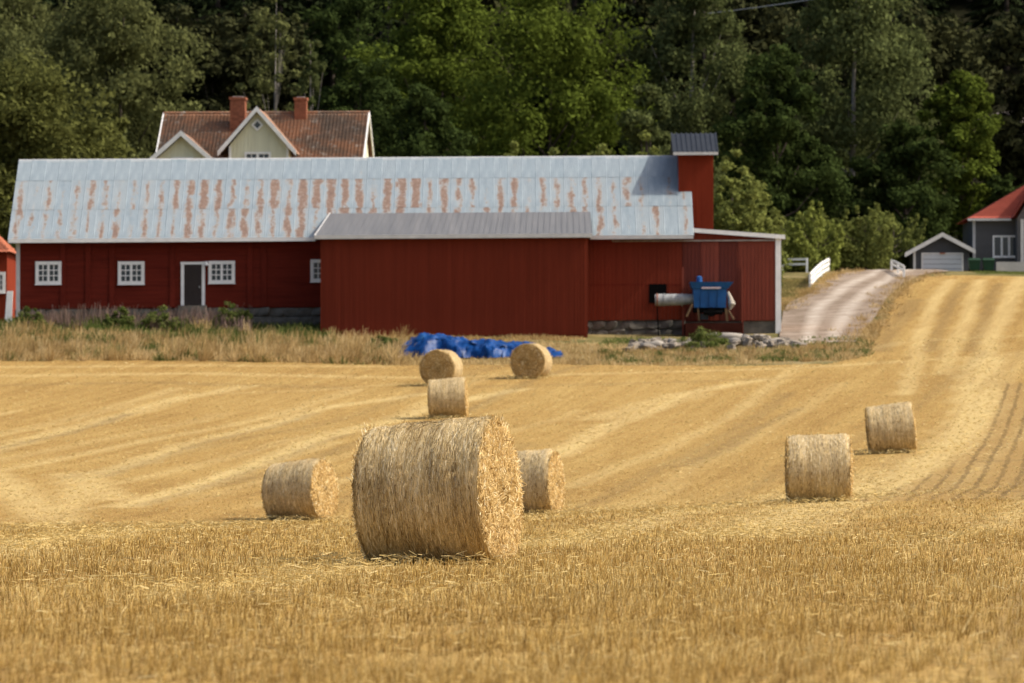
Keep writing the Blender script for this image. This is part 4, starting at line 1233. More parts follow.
# ------------------------------------------------------------------ garage and grey house on the right
YG = 350.0
gx_ = X(939, YG); gg = gz(gx_, YG)
gar = empty('garage', (gx_, YG, gg)); tag(gar, 'small charcoal garage with pale door and white gable edge', 'garage')
def GX(px): return X(px, YG, 250) - gx_
def GZ(py): return Z(py, YG) - gg
w0, w1 = GX(913), GX(969.5); ax, az = GX(942), GZ(233.5)
ze = GZ(250.5)
gw = MB().prism([(w0, -1), (w1, -1), (w1, ze), (ax, az - .25), (w0, ze)], 0, 6)
gw.build('wall', M['garage_wall'], gar)
mb = MB()
zz_ = -.2
while zz_ < az - .3:
    hw = 1.0 if zz_ < ze else max(0, 1 - (zz_ - ze) / (az - .25 - ze))
    a = ax + (w0 - ax) * hw; b = ax + (w1 - ax) * hw
    if b - a > .3: mb.box(a + .05, b - .05, -.03, -.002, zz_ + .008, zz_ + .14)
    zz_ += .15
mb.build('wall_boards', M['garage_wall'], gar)['kind'] = 'stuff'
for s, xe, zend in ((-1, GX(904.5), GZ(253.5)), (1, GX(975), GZ(250.5))):
    MB().prism([(ax, az - .12), (xe, zend - .12), (xe, zend), (ax, az)], -.4, 6.3).build('roof', M['lead'], gar)
    MB().prism([(ax, az - .24), (xe, zend - .26), (xe, zend + .04), (ax, az + .06)], -.47, -.405).build('bargeboard', M['white_grey'], gar)
gd = MB(); z_ = 0
gt = GZ(254.5); ga, gb = GX(923), GX(961.5)
gd.box(ga - .12, ga, -.09, -.035, -.2, gt + .12); gd.box(gb, gb + .12, -.09, -.035, -.2, gt + .12); gd.box(ga, gb, -.09, -.035, gt, gt + .12)
gdo = gd.build('garage_door', M['white_grey'], gar)
for k in range(4):
    MB().box(ga, gb, -.07, -.035, -.25 + k * (gt + .25) / 4 + .015, -.25 + (k + 1) * (gt + .25) / 4 - .015).build('door_panel', M['garage_door'], gdo)
MB().box(GX(939.5), GX(945), -.16, -.1, GZ(254), GZ(252.8)).build('door_lamp', M['brick'], gar)
MB().box(GX(913.3), GX(915.5), -.06, -.032, -.3, ze).build('corner_board', M['white_grey'], gar)

YR = 352.0
rx_ = X(1010, YR); rg = gz(rx_, YR)
rh_ = empty('house', (rx_, YR, rg)); tag(rh_, 'grey wooden house with a red tiled hip roof at the right edge', 'house')
def RX(px, d=YR): return X(px, d, 230) - rx_
def RZ(py, d=YR): return Z(py, d) - rg
w0, w1 = RX(973), RX(1075); ze = RZ(219)
MB().box(w0, w1, 0, 8, -1, ze).build('wall', M['grey_wall'], rh_)
mb = MB(); zz_ = .1
while zz_ < ze - .1: mb.box(w0 + .15, w1 - .1, -.03 - random.uniform(0, .008), -.002, zz_ + .008, zz_ + .15); zz_ += .16
mb.build('wall_boards', M['grey_wall'], rh_)['kind'] = 'stuff'
ov = .4
ex0, ex1, ey0, ey1 = w0 - ov, w1 + ov, -ov, 8 + ov
rz_ = RZ(177, YR + 4); xr0, xr1 = RX(1040, YR + 4), RX(1050, YR + 4)
def quad_tiles(a, b, c, d_, name, mat, parent, nu, nv, amp=.03):
    """tiled sheet over a quad: a,b eaves; d,c top"""
    a, b, c, d_ = (np.array(q, float) for q in (a, b, c, d_))
    nrm = np.cross(b - a, d_ - a); nrm /= np.linalg.norm(nrm)
    if nrm[2] < 0: nrm = -nrm
    V = []; nc = nu * 4
    for r_ in range(nv):
        for e, lift in ((r_ / nv, .04), ((r_ + 1) / nv, 0.0)):
            for j in range(nc + 1):
                s = j / nc
                p = (a * (1 - s) + b * s) * (1 - e) + (d_ * (1 - s) + c * s) * e
                V.append(p + nrm * (lift + amp * abs(math.sin(j * math.pi / 4))))
    F = []; w = nc + 1
    for r_ in range(2 * nv - 1):
        i = np.arange(nc) + r_ * w; F.append(np.stack([i, i + 1, i + 1 + w, i + w], -1))
    return obj(name, mesh_np(name, np.array(V), np.concatenate(F)), mat, parent)
quad_tiles((ex0, ey0, ze), (ex1, ey0, ze), (xr1, 4, rz_), (xr0, 4, rz_), 'roof', M['pantile_red'], rh_, 30, 14)
quad_tiles((ex0, ey1, ze), (ex0, ey0, ze), (xr0, 4, rz_), (xr0, 4.02, rz_), 'roof', M['pantile_red'], rh_, 30, 14)
quad_tiles((ex1, ey1, ze), (ex0, ey1, ze), (xr0, 4, rz_), (xr1, 4, rz_), 'roof', M['pantile_red'], rh_, 30, 14)
quad_tiles((ex1, ey0, ze), (ex1, ey1, ze), (xr1, 4.02, rz_), (xr1, 4, rz_), 'roof', M['pantile_red'], rh_, 30, 14)
# projecting front gable at the right edge of the picture
pg0, pg1 = RX(1013, YR - 1.6), RX(1070, YR - 1.6)
MB().box(pg0 + .3, pg1, -1.6, -.001, -1, ze - .02).build('bay_wall', M['grey_wall'], rh_)
quad_tiles((pg0, -2.0, ze), (pg0, .2, ze), ((pg0 + pg1) / 2, 2.6, rz_ - .15), ((pg0 + pg1) / 2, -2.0, rz_ - .15), 'bay_roof', M['pantile_red'], rh_, 12, 10)
quad_tiles((pg1, .2, ze), (pg1, -2.0, ze), ((pg0 + pg1) / 2, -2.0, rz_ - .15), ((pg0 + pg1) / 2, 2.6, rz_ - .15), 'bay_roof', M['pantile_red'], rh_, 12, 10)
MB().prism([(pg0 + .3, ze - .02), (pg1, ze - .02), ((pg0 + pg1) / 2, rz_ - .35)], -1.6, 1).build('bay_gable', M['grey_wall'], rh_)
MB().box(ex0, pg0, ey0 - .06, ey0, ze - .14, ze + .02).build('fascia', M['white_grey'], rh_)
MB().box(w0 - .02, w0 + .16, -.06, .1, -.2, ze).build('corner_board', M['white_grey'], rh_)
MB().box(RX(1020.5, YR - 1.6), RX(1024, YR - 1.6), -1.68, -1.602, -.2, ze - .1).build('corner_board', M['white_grey'], rh_)
wz0, wz1 = RZ(257.5), RZ(235.5)
wdw = window(rh_, RX(992.5), RX(1018), wz0, wz1, -.03, hplace, cols=(1, 1, 1), rows_=1, fw=.12, cas=.14)
for k in range(3):
    a = RX(994.5) + k * (RX(1018) - RX(992.5) - .1) / 3
    MB().box(a + .25, a + .42, -.05, -.042, wz0 + .15, wz1 - .15).build('curtain', M['curtain'], wdw)
tr = MB().box(RX(996, YR - 3) + rx_, RX(1090, YR - 3) + rx_, YR - 3.2, YR - 3.0, rg - 1, Z(262, YR - 3))
o = tr.build('terrace_wall', M['concrete']); tag(o, 'low pale concrete terrace wall below the grey house', 'wall')
# two green bins
for px, lab in ((974.2, 'dark green wheeled bin beside the garage, left of the pair'), (988.3, 'dark green wheeled bin by the terrace wall, right of the pair')):
    d = 346.5; p = P(px, 270, d); g_ = gz(p.x, d)
    root = empty('wheeled_bin', (p.x, d, g_)); tag(root, lab, 'bin', 'green wheeled bins')
    hh = Z(260.5, d) - g_
    MB().hexa([(-.30, -.3, .05), (.30, -.3, .05), (.30, .3, .05), (-.30, .3, .05)], [(-.40, -.38, hh), (.40, -.38, hh), (.40, .38, hh), (-.40, .38, hh)]).build('body', M['bin'], root)
    MB().hexa([(-.43, -.42, hh + .005), (.43, -.42, hh + .005), (.43, .42, hh + .005), (-.43, .42, hh + .005)], [(-.36, -.34, hh + .14), (.36, -.34, hh + .14), (.38, .4, hh + .18), (-.38, .4, hh + .18)]).build('lid', M['bin'], root)
    for s in (-1, 1): MB().tube([(s * .26, .30, .10), (s * .34, .30, .10)], .11, 12).build('wheel', M['dark'], root)

# ------------------------------------------------------------------ red outbuilding at the left edge
YO = 275.0
ox = X(-40, YO); og = gz(ox, YO)
ob = empty('outbuilding', (ox, YO, og)); tag(ob, 'small red outbuilding with orange tile roof at the left picture edge', 'outbuilding')
w1 = X(7.0, YO) - ox; w0 = -w1
oz = Z(251, YO) - og; 
MB().box(w0, w1, 0, 5, -1, oz).build('wall', M['falu_tower'], ob)
mb = MB(); vboards(mb, w0, w1, .1, oz - .05, -.002, .16); mb.build('wall_boards', M['falu_tower'], ob)['kind'] = 'stuff'
quad_tiles((w0 - .2, -.45, oz - .1), (w1 + .25, -.45, oz - .1), (w1 - 1.3, 2.5, oz + 1.5), (w0 - .2, 2.5, oz + 1.5), 'roof', M['pantile_orange'], ob, 24, 9)
quad_tiles((w1 + .25, -.45, oz - .1), (w1 + .25, 5.45, oz - .1), (w1 - 1.3, 2.52, oz + 1.5), (w1 - 1.3, 2.5, oz + 1.5), 'roof', M['pantile_orange'], ob, 16, 9)
quad_tiles((w1 + .25, 5.45, oz - .1), (w0 - .2, 5.45, oz - .1), (w0 - .2, 2.5, oz + 1.5), (w1 - 1.3, 2.5, oz + 1.5), 'roof', M['pantile_orange'], ob, 24, 9)
window(ob, X(-12, YO) - ox, X(5.5, YO) - ox, Z(293, YO) - og, Z(272, YO) - og, -.05, hplace, cols=(2, 2), rows_=3, mw=.04)
p = P(9, 300, 259); g_ = gz(p.x, 259)
o = MB().hexa([(-.24, -.06, -.2), (.12, -.06, -.2), (.12, .06, -.2), (-.24, .06, -.2)], [(-.10, -.06, Z(291, 259) - g_), (.20, -.06, Z(291, 259) - g_), (.20, .06, Z(291, 259) - g_), (-.10, .06, Z(291, 259) - g_)]).build('gate_post', M['white'], None, loc=(p.x, 259, g_))
tag(o, 'short white post leaning beside the left corner of the barn', 'post')

# ------------------------------------------------------------------ white fences
def fence(name, pts, label, hgt, n_rails, post_every=1, rail_h=.14):
    """pts world xy of posts"""
    root = empty(name, (pts[0][0], pts[0][1], gz(*pts[0]))); tag(root, label, 'fence', 'white fences by the driveway')
    o0 = Vector(root.location)
    P3 = [Vector((x, y, gz(x, y))) for x, y in pts]
    for q in P3:
        MB().box(q.x - .07 - o0.x, q.x + .07 - o0.x, q.y - .07 - o0.y, q.y + .07 - o0.y, q.z - .3 - o0.z, q.z + hgt - o0.z).build('post', M['white'], root)
    for a, b in zip(P3[:-1], P3[1:]):
        for k in range(n_rails):
            zr = hgt * (.93 - k * .36)
            off = Vector((0, -.09, zr))
            MB().beam(a + off - o0, b + off - o0, .035, rail_h).build('rail', M['white'], root)
    return root
def wpt(px, d): return (X(px, d, 265), d)
def gpt(px, py): q = ground_hit(px, py); return (float(q[0]), float(q[1]))
fence('fence', [gpt(758, 272.5), gpt(782, 272.3), gpt(807, 272)], 'white two rail fence running behind the lean-to corner', .92, 2)
fence('fence', [gpt(810, 288), gpt(815.5, 281.5), gpt(821.5, 276), gpt(829, 271)], 'white rail fence slanting uphill along the left side of the driveway', .86, 3, rail_h=.22)
fence('fence', [wpt(891.5, 345), wpt(898, 337), wpt(904, 331)], 'short white fence at the top of the driveway before the garage', .75, 2, rail_h=.16)

# ------------------------------------------------------------------ trees and shrubs
def tube_np(pts, rad, n=6):
    mb = MB(); mb.tube(pts, rad, n, False); return mb
def leaves(cent, crad, per, size, r, flat=.75, droop=0.0, shade=None):
    """leaf quads gathered in clumps round the centres"""
    k = len(cent)
    c = np.repeat(cent, per, 0); rr = np.repeat(crad, per)
    g = r.normal(size=(k * per, 3)); g /= np.linalg.norm(g, axis=1)[:, None]
    q = r.random(k * per) ** .45
    p = c + g * (rr * q)[:, None] * np.array([1, 1, flat])
    if droop: p[:, 2] -= np.abs(r.normal(0, droop, len(p)))
    nrm = g + r.normal(0, .7, g.shape) + np.array([0, 0, .35]); nrm /= np.linalg.norm(nrm, axis=1)[:, None]
    t1 = np.cross(nrm, r.normal(size=g.shape)); t1 /= np.linalg.norm(t1, axis=1)[:, None]
    if droop: t1[:, 2] -= .8; t1 /= np.linalg.norm(t1, axis=1)[:, None]
    t2 = np.cross(nrm, t1); t2 /= np.linalg.norm(t2, axis=1)[:, None] + 1e-9
    s = size * r.uniform(.6, 1.35, len(p))[:, None]
    V = np.stack([p - t1 * s, p - t2 * s * .55, p + t1 * s, p + t2 * s * .55], 1).reshape(-1, 3)
    cv = np.repeat(r.normal(0, .14, k) if shade is None else shade, per)
    va = np.clip(.5 + cv + r.normal(0, .16, len(p)), 0, 1)
    return V, np.repeat(va, 4)
def crown_clumps(kind, h, rx, r, n):
    """clump centres and radii for one crown, trunk foot at the origin"""
    cs, cr, limbs = [], [], []
    if kind in ('round', 'birch'):
        base = .10
        nl = max(8, int(n / 8))
        for i in range(nl):
            hh = base + (1 - base) * (i + .6) / nl
            env = math.sin(math.pi * min(1, max(.02, ((hh - base) / (1 - base)) * .86 + .14))) ** (.55 if kind == 'round' else .7)
            a = i * 2.4 + r.uniform(-.6, .6)
            q = env * rx * r.uniform(.35, .78) * (1 if i < nl - 2 else .3)
            lc = np.array([q * math.cos(a), q * math.sin(a), hh * h * .93])
            lr = rx * r.uniform(.34, .52) * (.8 + .4 * env)
            limbs.append(lc)
            for j in range(11):
                g = r.normal(size=3); g /= np.linalg.norm(g); g[2] = g[2] * .8 + .12
                cs.append(lc + g * lr * r.uniform(.55, 1.05)); cr.append(lr * r.uniform(.30, .55))
    elif kind == 'upright':
        ns = 17
        for i in range(ns):
            a = r.uniform(0, 6.28); q = rx * math.sqrt(r.random()) * 1.0
            top = h * r.uniform(.5, 1.0) * (1 - .30 * (q / rx) ** 2)
            limbs.append(np.array([q * math.cos(a), q * math.sin(a), top * .9]))
            m = int(n / ns)
            for j in range(m):
                f = .10 + .9 * (j + r.random()) / m
                w = rx * .24 * (1.12 - f) ** .8
                cs.append(np.array([q * math.cos(a) * (.4 + .6 * f) + r.normal(0, w * .45), q * math.sin(a) * (.4 + .6 * f) + r.normal(0, w * .45), top * f])); cr.append(max(.12, w * r.uniform(.7, 1.3)))
    elif kind == 'bush':
        for i in range(n):
            a = r.uniform(0, 6.28); q = math.sqrt(r.random())
            z = h * (1 - q ** 2.2 * .75) * r.uniform(.06, .92) ** .5
            cs.append(np.array([q * rx * math.cos(a), q * rx * math.sin(a), z])); cr.append(rx * r.uniform(.10, .24))
            if i % 9 == 0: limbs.append(cs[-1] * .8)
    elif kind == 'pine':
        for i in range(n):
            f = r.random(); z = h * (.42 + .56 * f); w = rx * (.35 + .75 * math.sin(math.pi * min(.97, f * .8 + .15)))
            a = r.uniform(0, 6.28); q = math.sqrt(r.random()) * w
            cs.append(np.array([q * math.cos(a), q * math.sin(a), z])); cr.append(rx * r.uniform(.14, .28))
            if i % 4 == 0: limbs.append(cs[-1])
    return np.array(cs), np.array(cr), limbs
def tree_meshes(kind, h, rx, seed, n, per, size, droop=0.0, trunk_r=.22):
    r = np.random.default_rng(seed)
    if kind == 'spruce':
        V, A = [], []
        nt = 24; Vs = []
        for i in range(nt):
            f = i / (nt - 1); z = h * (.08 + .92 * f); w = rx * (1 - f) ** .85 * r.uniform(.85, 1.1) + .12
            nb = max(5, int(13 * (1 - f) + 4))
            for j in range(nb):
                a = r.uniform(0, 6.28); m = max(4, int(per * w / rx))
                s = np.sqrt(r.random(m)) * w
                p = np.c_[s * math.cos(a) + r.normal(0, .16, m), s * math.sin(a) + r.normal(0, .16, m), z - s * .28 - np.abs(r.normal(0, .16, m))]
                d_ = np.c_[np.full(m, math.cos(a)), np.full(m, math.sin(a)), np.full(m, -.45)] + r.normal(0, .35, (m, 3)); d_ /= np.linalg.norm(d_, axis=1)[:, None]
                t2 = np.cross(d_, np.array([0, 0, 1.0]) + r.normal(0, .5, (m, 3))); t2 /= np.linalg.norm(t2, axis=1)[:, None]
                sz = (size * r.uniform(.7, 1.3, m))[:, None]
                Vs.append(np.stack([p - d_ * sz, p - t2 * sz * .42, p + d_ * sz, p + t2 * sz * .42], 1).reshape(-1, 3))
                A.append(np.repeat(np.clip(.5 + r.normal(0, .1) + r.normal(0, .15, m), 0, 1), 4))
        V = np.concatenate(Vs); A = np.concatenate(A); limbs = []
    else:
        cs, cr, limbs = crown_clumps(kind, h, rx, r, n)
        V, A = leaves(cs, cr, per, size, r, .75, droop)
    crown = mesh_np('crown', V, np.arange(len(V)).reshape(-1, 4), {'var': A})
    mb = MB()
    top = h * (.97 if kind in ('spruce', 'pine', 'birch') else .7)
    bx, by = r.normal(0, .02 * h, 2)
    tp = [Vector((bx * f * f, by * f * f, top * f)) for f in (0, .15, .35, .6, .82, 1)]
    tp[0].z = -.6
    mb.tube(tp, [trunk_r * q for q in (1.25, 1, .85, .6, .35, .1)], 8, False)
    for l in limbs[:14]:
        l = Vector(l); s = Vector((bx * .2, by * .2, max(.1 * h, min(top * .9, l.z * .62))))
        mid = (s + l) / 2 + Vector((0, 0, -.03 * h))
        mb.tube([s, mid, l], [trunk_r * .36, trunk_r * .2, trunk_r * .06], 5, False)
    return crown, mb.mesh('trunk', True)
def plant_tree(name, label, cat, px, d, top, half_px, kind, leaf, seed, n=90, per=110, size=.17, droop=0.0, bark='bark', group=None, tr=.25):
    x = X(px, d, 200); g_ = gz(x, d); h = Z(top, d) - g_; rx = half_px / FPX * d * 1.08; size *= 1.12; n = int(n * 1.1)
    crown, trunk = tree_meshes(kind, h, rx, seed, n, per, size, droop, tr)
    root = empty(name, (x, d, g_), (0, 0, 0)); tag(root, label, cat, group)
    obj('crown', crown, M[leaf], root); obj('trunk', trunk, M[bark], root)
    return root
T = plant_tree
T('tree', 'rounded olive green tree rising behind the left end of the barn roof', 'tree', 30, 300, 74, 92, 'round', 'leaf_olive', 1, 132, 120, .17)
T('tree', 'olive tree low at the barn roof between the rounded tree and pale house', 'tree', 112, 312, 118, 34, 'round', 'leaf_olive', 2, 66, 90, .16)
T('willow_tree', 'large grey olive willow spreading behind the rounded tree at top left', 'tree', 118, 378, -8, 92, 'birch', 'leaf_willow', 3, 154, 120, .18, .25)
T('willow_tree', 'grey olive willow at the top left picture corner', 'tree', 8, 392, -35, 90, 'birch', 'leaf_willow', 4, 143, 110, .18, .25)
T('pine_tree', 'slender pine with a pale bare trunk between the two brick chimneys', 'tree', 274, 392, -6, 34, 'pine', 'leaf_willow', 5, 46, 60, .16, 0, 'bark_pale', None, .13)
T('pine_tree', 'small thin greyish conifer just right of the right brick chimney', 'tree', 311, 372, 36, 17, 'pine', 'leaf_birch', 6, 42, 60, .15, .1, 'bark_pale', None, .14)
T('tree', 'dark green bushy tree right beside the gable end of the pale house', 'tree', 362, 372, 62, 56, 'round', 'leaf_dark', 7, 99, 110, .17)
T('tree', 'dark green tall tree between pale house and bright green maple', 'tree', 355, 402, -30, 62, 'round', 'leaf_dark', 8, 110, 110, .18)
T('maple_tree', 'tall maple with green crown left of the brightest maple behind the barn', 'tree', 440, 384, -25, 88, 'round', 'leaf_maple', 9, 143, 125, .19)
T('maple_tree', 'broad brightest green maple standing behind the middle of the barn roof', 'tree', 548, 374, -12, 92, 'round', 'leaf_maple', 10, 143, 130, .19)
T('tree', 'dark green tree low behind the barn roof under the maples', 'tree', 425, 360, 82, 48, 'round', 'leaf_dark', 11, 88, 100, .17)
for i, (px, tp, hw, lab) in enumerate(((468, 146, 20, 'leftmost low olive shrub peeping over the middle of the barn roof'),
                                  (512, 134, 27, 'second low olive shrub from the left above the barn roof'),
                                  (556, 139, 27, 'third low olive shrub from the left above the barn roof'),
                                  (604, 131, 30, 'fourth low olive shrub from the left above the barn roof'),
                                  (648, 124, 30, 'olive shrub above the barn roof just left of the tower'))):
    T('shrub', lab, 'shrub', px, 300 + 3 * (i % 2), tp, hw, 'bush', 'leaf_hedge', 20 + i, 130, 46, .13, 0, 'bark', 'olive shrubs behind the barn roof', .12)
T('birch_tree', 'tall grey green birch behind the barn tower', 'tree', 690, 398, -45, 62, 'birch', 'leaf_birch', 30, 132, 110, .17, .35, 'bark_pale')
T('tree', 'small grey green tree between bright maple and the tower', 'tree', 648, 366, 72, 34, 'round', 'leaf_birch', 31, 77, 90, .16, .1)
T('tree', 'dark green broad tree standing right of the barn tower', 'tree', 776, 362, 52, 54, 'round', 'leaf_dark', 32, 121, 120, .18)
T('birch_tree', 'huge olive grey birch reaching the top edge behind the driveway', 'tree', 852, 384, -40, 84, 'birch', 'leaf_birch', 33, 165, 120, .18, .4, 'bark_pale')
T('maple_tree', 'yellow green maple rising behind the garage and grey house', 'tree', 962, 376, 70, 46, 'round', 'leaf_maple', 34, 110, 120, .18)
T('tree', 'dark green rounded tree directly behind the garage', 'tree', 905, 366, 128, 48, 'round', 'leaf_dark', 35, 99, 110, .17)
T('tree', 'dark green tree low between tower tree and the birch', 'tree', 818, 366, 150, 40, 'round', 'leaf_dark', 36, 88, 100, .17)
T('shrub', 'dark bush behind the red roof of the grey house', 'shrub', 1006, 374, 158, 30, 'bush', 'leaf_dark', 37, 150, 60, .17)
T('shrub', 'dark bush above the red roof at the right picture edge', 'shrub', 1042, 378, 150, 32, 'bush', 'leaf_dark', 38, 150, 60, .17)
T('shrub', 'olive yellow bush directly right of the red tower', 'shrub', 733, 300, 146, 34, 'bush', 'leaf_hedge', 40, 150, 55, .13)
T('shrub', 'tall olive bush between the tower bush and the saplings', 'shrub', 748, 330, 168, 36, 'bush', 'leaf_hedge', 42, 160, 55, .13)
T('shrub', 'olive bush filling the gap above the slanting fence', 'shrub', 805, 357, 206, 36, 'bush', 'leaf_hedge', 43, 150, 55, .13)
T('shrub', 'olive bush filling the gap left of the garage', 'shrub', 872, 361, 208, 40, 'bush', 'leaf_hedge', 44, 150, 55, .13)
T('shrub', 'smaller olive bush behind the lean-to roof', 'shrub', 752, 306, 186, 26, 'bush', 'leaf_hedge', 41, 140, 50, .13)
for i, (px, d, tp, hw, lf, lab) in enumerate(((768, 349, 208, 20, 'leaf_lime', 'leftmost yellow green upright sapling above the lean-to fence'),
                                  (793, 351, 199, 20, 'leaf_lime', 'yellow green upright sapling right above the white fence post'),
                                  (818, 349, 196, 21, 'leaf_lime', 'tallest yellow green sapling above the slanting white fence'),
                                  (842, 353, 212, 20, 'leaf_lime', 'yellow green sapling at the left bend of the driveway top'),
                                  (866, 351, 197, 24, 'leaf_hedge', 'bushy olive sapling above the top of the driveway'),
                                  (893, 356, 204, 22, 'leaf_hedge', 'rightmost olive sapling beside the garage roof'))):
    T('sapling', lab, 'tree', px, d, tp, hw * 1.6, 'upright', lf, 50 + i, 210, 34, .11, .08, 'bark', 'upright saplings along the driveway', .12)

# the wood on the hill: shared crowns, every tree its own
def proto(kind, h, rx, seed, n, per, size, tr=.25): return tree_meshes(kind, h, rx, seed, n, per, size, 0, tr)
sp_m = [proto('spruce', 21, 3.9, 70 + i, 0, 26, .36) for i in range(3)]
dk_m = [proto('round', 16, 5.6, 80 + i, 120, 80, .30) for i in range(2)]
r_ = np.random.default_rng(99)
def put(me, name, label, group, leaf, x, d, s):
    root = empty(name, (x, d, gz(x, d) - .2), (0, 0, r_.uniform(0, 6.28))); root.scale = (s * r_.uniform(.9, 1.1),) * 2 + (s,)
    tag(root, label, 'tree', group)
    for nm, m_, mt in (('crown', me[0], leaf), ('trunk', me[1], 'bark')):
        o = bpy.data.objects.new(nm, m_); link(o, root)
        if len(m_.materials) == 0: m_.materials.append(M[mt])
rock_px = 1002
for row, d in enumerate((416, 430, 446, 464, 484)):
    n = 15
    for i in range(n):
        px = -45 + (i + .5 * (row % 2) + r_.uniform(-.25, .25)) * 1120 / n
        if row <= 1 and (965 < px): continue
        put(sp_m[(i + row) % 3], 'spruce_tree', 'dark spruce in the shaded wood on the hillside', 'spruces in the wood on the hill', 'leaf_spruce', X(px, d, 100), d + r_.uniform(-4, 4), r_.uniform(.8, 1.15))
for i, (px, d) in enumerate(((215, 408), (250, 415), (470, 412), (610, 410), (640, 418), (735, 408), (790, 412), (925, 405), (170, 412), (945, 415), (60, 415), (560, 415), (1045, 410))):
    put(dk_m[i % 2], 'forest_tree', 'dark leafy tree in the shaded wood on the hillside', 'leafy trees in the wood on the hill', 'leaf_brown', X(px, d, 100), d, r_.uniform(.8, 1.15))
# rock face showing on the wooded slope at the right
def rock(px, py, d, w, h, lab):
    me = stone_mesh(int(px), rough=.34); me.materials.append(M['rock'])
    o = bpy.data.objects.new('rock', me); link(o); p = P(px, py, d)
    o.location = p; o.scale = (w, 5.0, h); o.rotation_euler = (.3, .1, .2); tag(o, lab, 'rock', 'bare rocks on the slope')
for px, py, w, h, lab in ((1000, 128, 5.5, 3.6, 'upper grey rock face on the wooded slope at the right edge'), (1012, 148, 6.0, 3.4, 'lower grey rock face on the wooded slope at the right edge')):
    x = X(px, 400, py)
    dd = np.arange(385, 440, .5); zz = np.array([Z(py, q) for q in dd]); gg_ = ground_z(np.array([X(px, q, py) for q in dd]), dd)
    k = np.nonzero(gg_ > zz)[0]; d = float(dd[k[0]]) if len(k) else 415
    rock(px, py, d + 1.0, w, h, lab)
# overhead cable at the top edge, strung between two poles in the wood
pa, pb = P(704, 14, 404), P(1080, -60, 360)
cbl = MB(); pts = []
for k in range(13):
    f = k / 12; q = pa.lerp(pb, f); q.z -= 1.2 * 4 * f * (1 - f) * .5; pts.append(q)
cbl.tube(pts, .045, 5)
o = cbl.build('power_cable', M['cable']); tag(o, 'thin pale overhead cable crossing the trees at the top edge', 'cable')
for q, lab in ((pa, 'wooden utility pole hidden among the trees, cable end'), (pb, 'wooden utility pole outside the right picture edge')):
    g_ = gz(q.x, q.y)
    o = MB().tube([(0, 0, -.5), (0, 0, q.z - g_ + .4)], [.15, .11], 8).build('utility_pole', M['bark'], None, loc=(q.x, q.y, g_)); tag(o, lab, 'pole')

# ------------------------------------------------------------------ verge grass and weeds
def blades(name, label, cat, n, region, hgt, width, mat, var=(.5, .2), lean=.25, thin_fn=None):
    x, y = region(n)
    if thin_fn is not None:
        k = thin_fn(x, y); x, y = x[k], y[k]
    m = len(x)
    cl = .5 + .5 * patch(x, y, 1.1)
    z = ground_z(x, y) - .06
    direc = np.c_[rng.normal(0, lean, m), rng.normal(0, lean, m), np.ones(m)]; direc /= np.linalg.norm(direc, axis=1)[:, None]
    ln = hgt * rng.uniform(.45, 1.15, m) * (.55 + .6 * cl)
    va = np.clip(rng.normal(var[0], var[1], m) + .22 * (cl - .5) + .18 * patch(x, y, .35), 0, 1)
    V, F, A = ribbons(np.c_[x, y, z], direc, ln, width * rng.uniform(.6, 1.4, m), va, bend=np.c_[rng.normal(0, .08, m), rng.normal(0, .08, m), -.03 * np.ones(m)], taper=.45)
    o = obj(name, mesh_np(name, V, F, {'var': A}), M[mat]); tag(o, label, cat, kind='stuff'); return o
def band(px0, px1, d0, d1):
    def f(n):
        d = rng.uniform(d0, d1, n); px = rng.uniform(px0, px1, n)
        return (px - 512) / FPX * d * 1.002, d
    return f
edge_of = lambda off: (lambda x, y: y > field_far_y(x) + off)
notbarn = lambda x, y: ~((x > XL - .1) & (y > YB - .1)) & ~((x > ax0) & (x < ax1) & (y > YA - .1)) & (y > field_far_y(x) - .5)
blades('dry_grass', 'tall dry straw coloured grass along the barn front', 'grass', 32000, band(-60, 470, 234, 252.5), .5, .036, 'grass_dry', (.48, .24), .3, lambda x, y: notbarn(x, y) & (patch(x, y, .55) + .5 * patch(x, y, 1.6) > -.25 + .2 * (y - 246) / 8) & (rng.random(len(x)) > np.clip((x - X(390, 245)) / 2.5, 0, 1)) & ((x < X(394, 245)) | (y < YT - 2.2)))
blades('dry_grass', 'shorter dry grass in front of the red annex and rubble', 'grass', 34000, band(385, 880, 231, 255), .30, .035, 'grass_dry', (.55, .2), .3, lambda x, y: notbarn(x, y) & (patch(x, y, .5) > -.45) & (y < field_far_y(x) + 18) & ~((x > tx0 - .3) & (x < tx1 + .2) & (y > YT - 2.6) & (y < YT + 1.5)))
blades('green_weeds', 'green weeds growing along the foot of the barn wall', 'weeds', 15000, band(-20, 330, 246, 259.6), .5, .055, 'grass_green', (.45, .24), .5, lambda x, y: notbarn(x, y) & (patch(x, y, .6) + .4 * patch(x, y, 1.9) > .35 - .7 * (y - 246) / 12))
blades('green_weeds', 'scattered green weeds at the far field edge on the left', 'weeds', 16000, band(-60, 390, 234, 247), .5, .05, 'grass_green', (.42, .24), .45, lambda x, y: notbarn(x, y) & (patch(x, y, .5) + .5 * patch(x, y, 1.3) < -.22))
blades('flower_spikes', 'dull purple flower spikes against the barn foundation', 'flowers', 4000, band(22, 252, 255.5, 259.4), 1.15, .04, 'grass_purple', (.5, .25), .2, lambda x, y: notbarn(x, y) & (patch(x, y, .8) + .5 * patch(x, y, 2.1) > .1))
blades('green_weeds', 'green weeds round the rubble row and along the driveway edge', 'weeds', 12000, band(600, 880, 233, 254), .3, .06, 'grass_green', (.5, .22), .5, lambda x, y: notbarn(x, y) & (patch(x, y, .45) > .05) & (x < X(872, 245)))
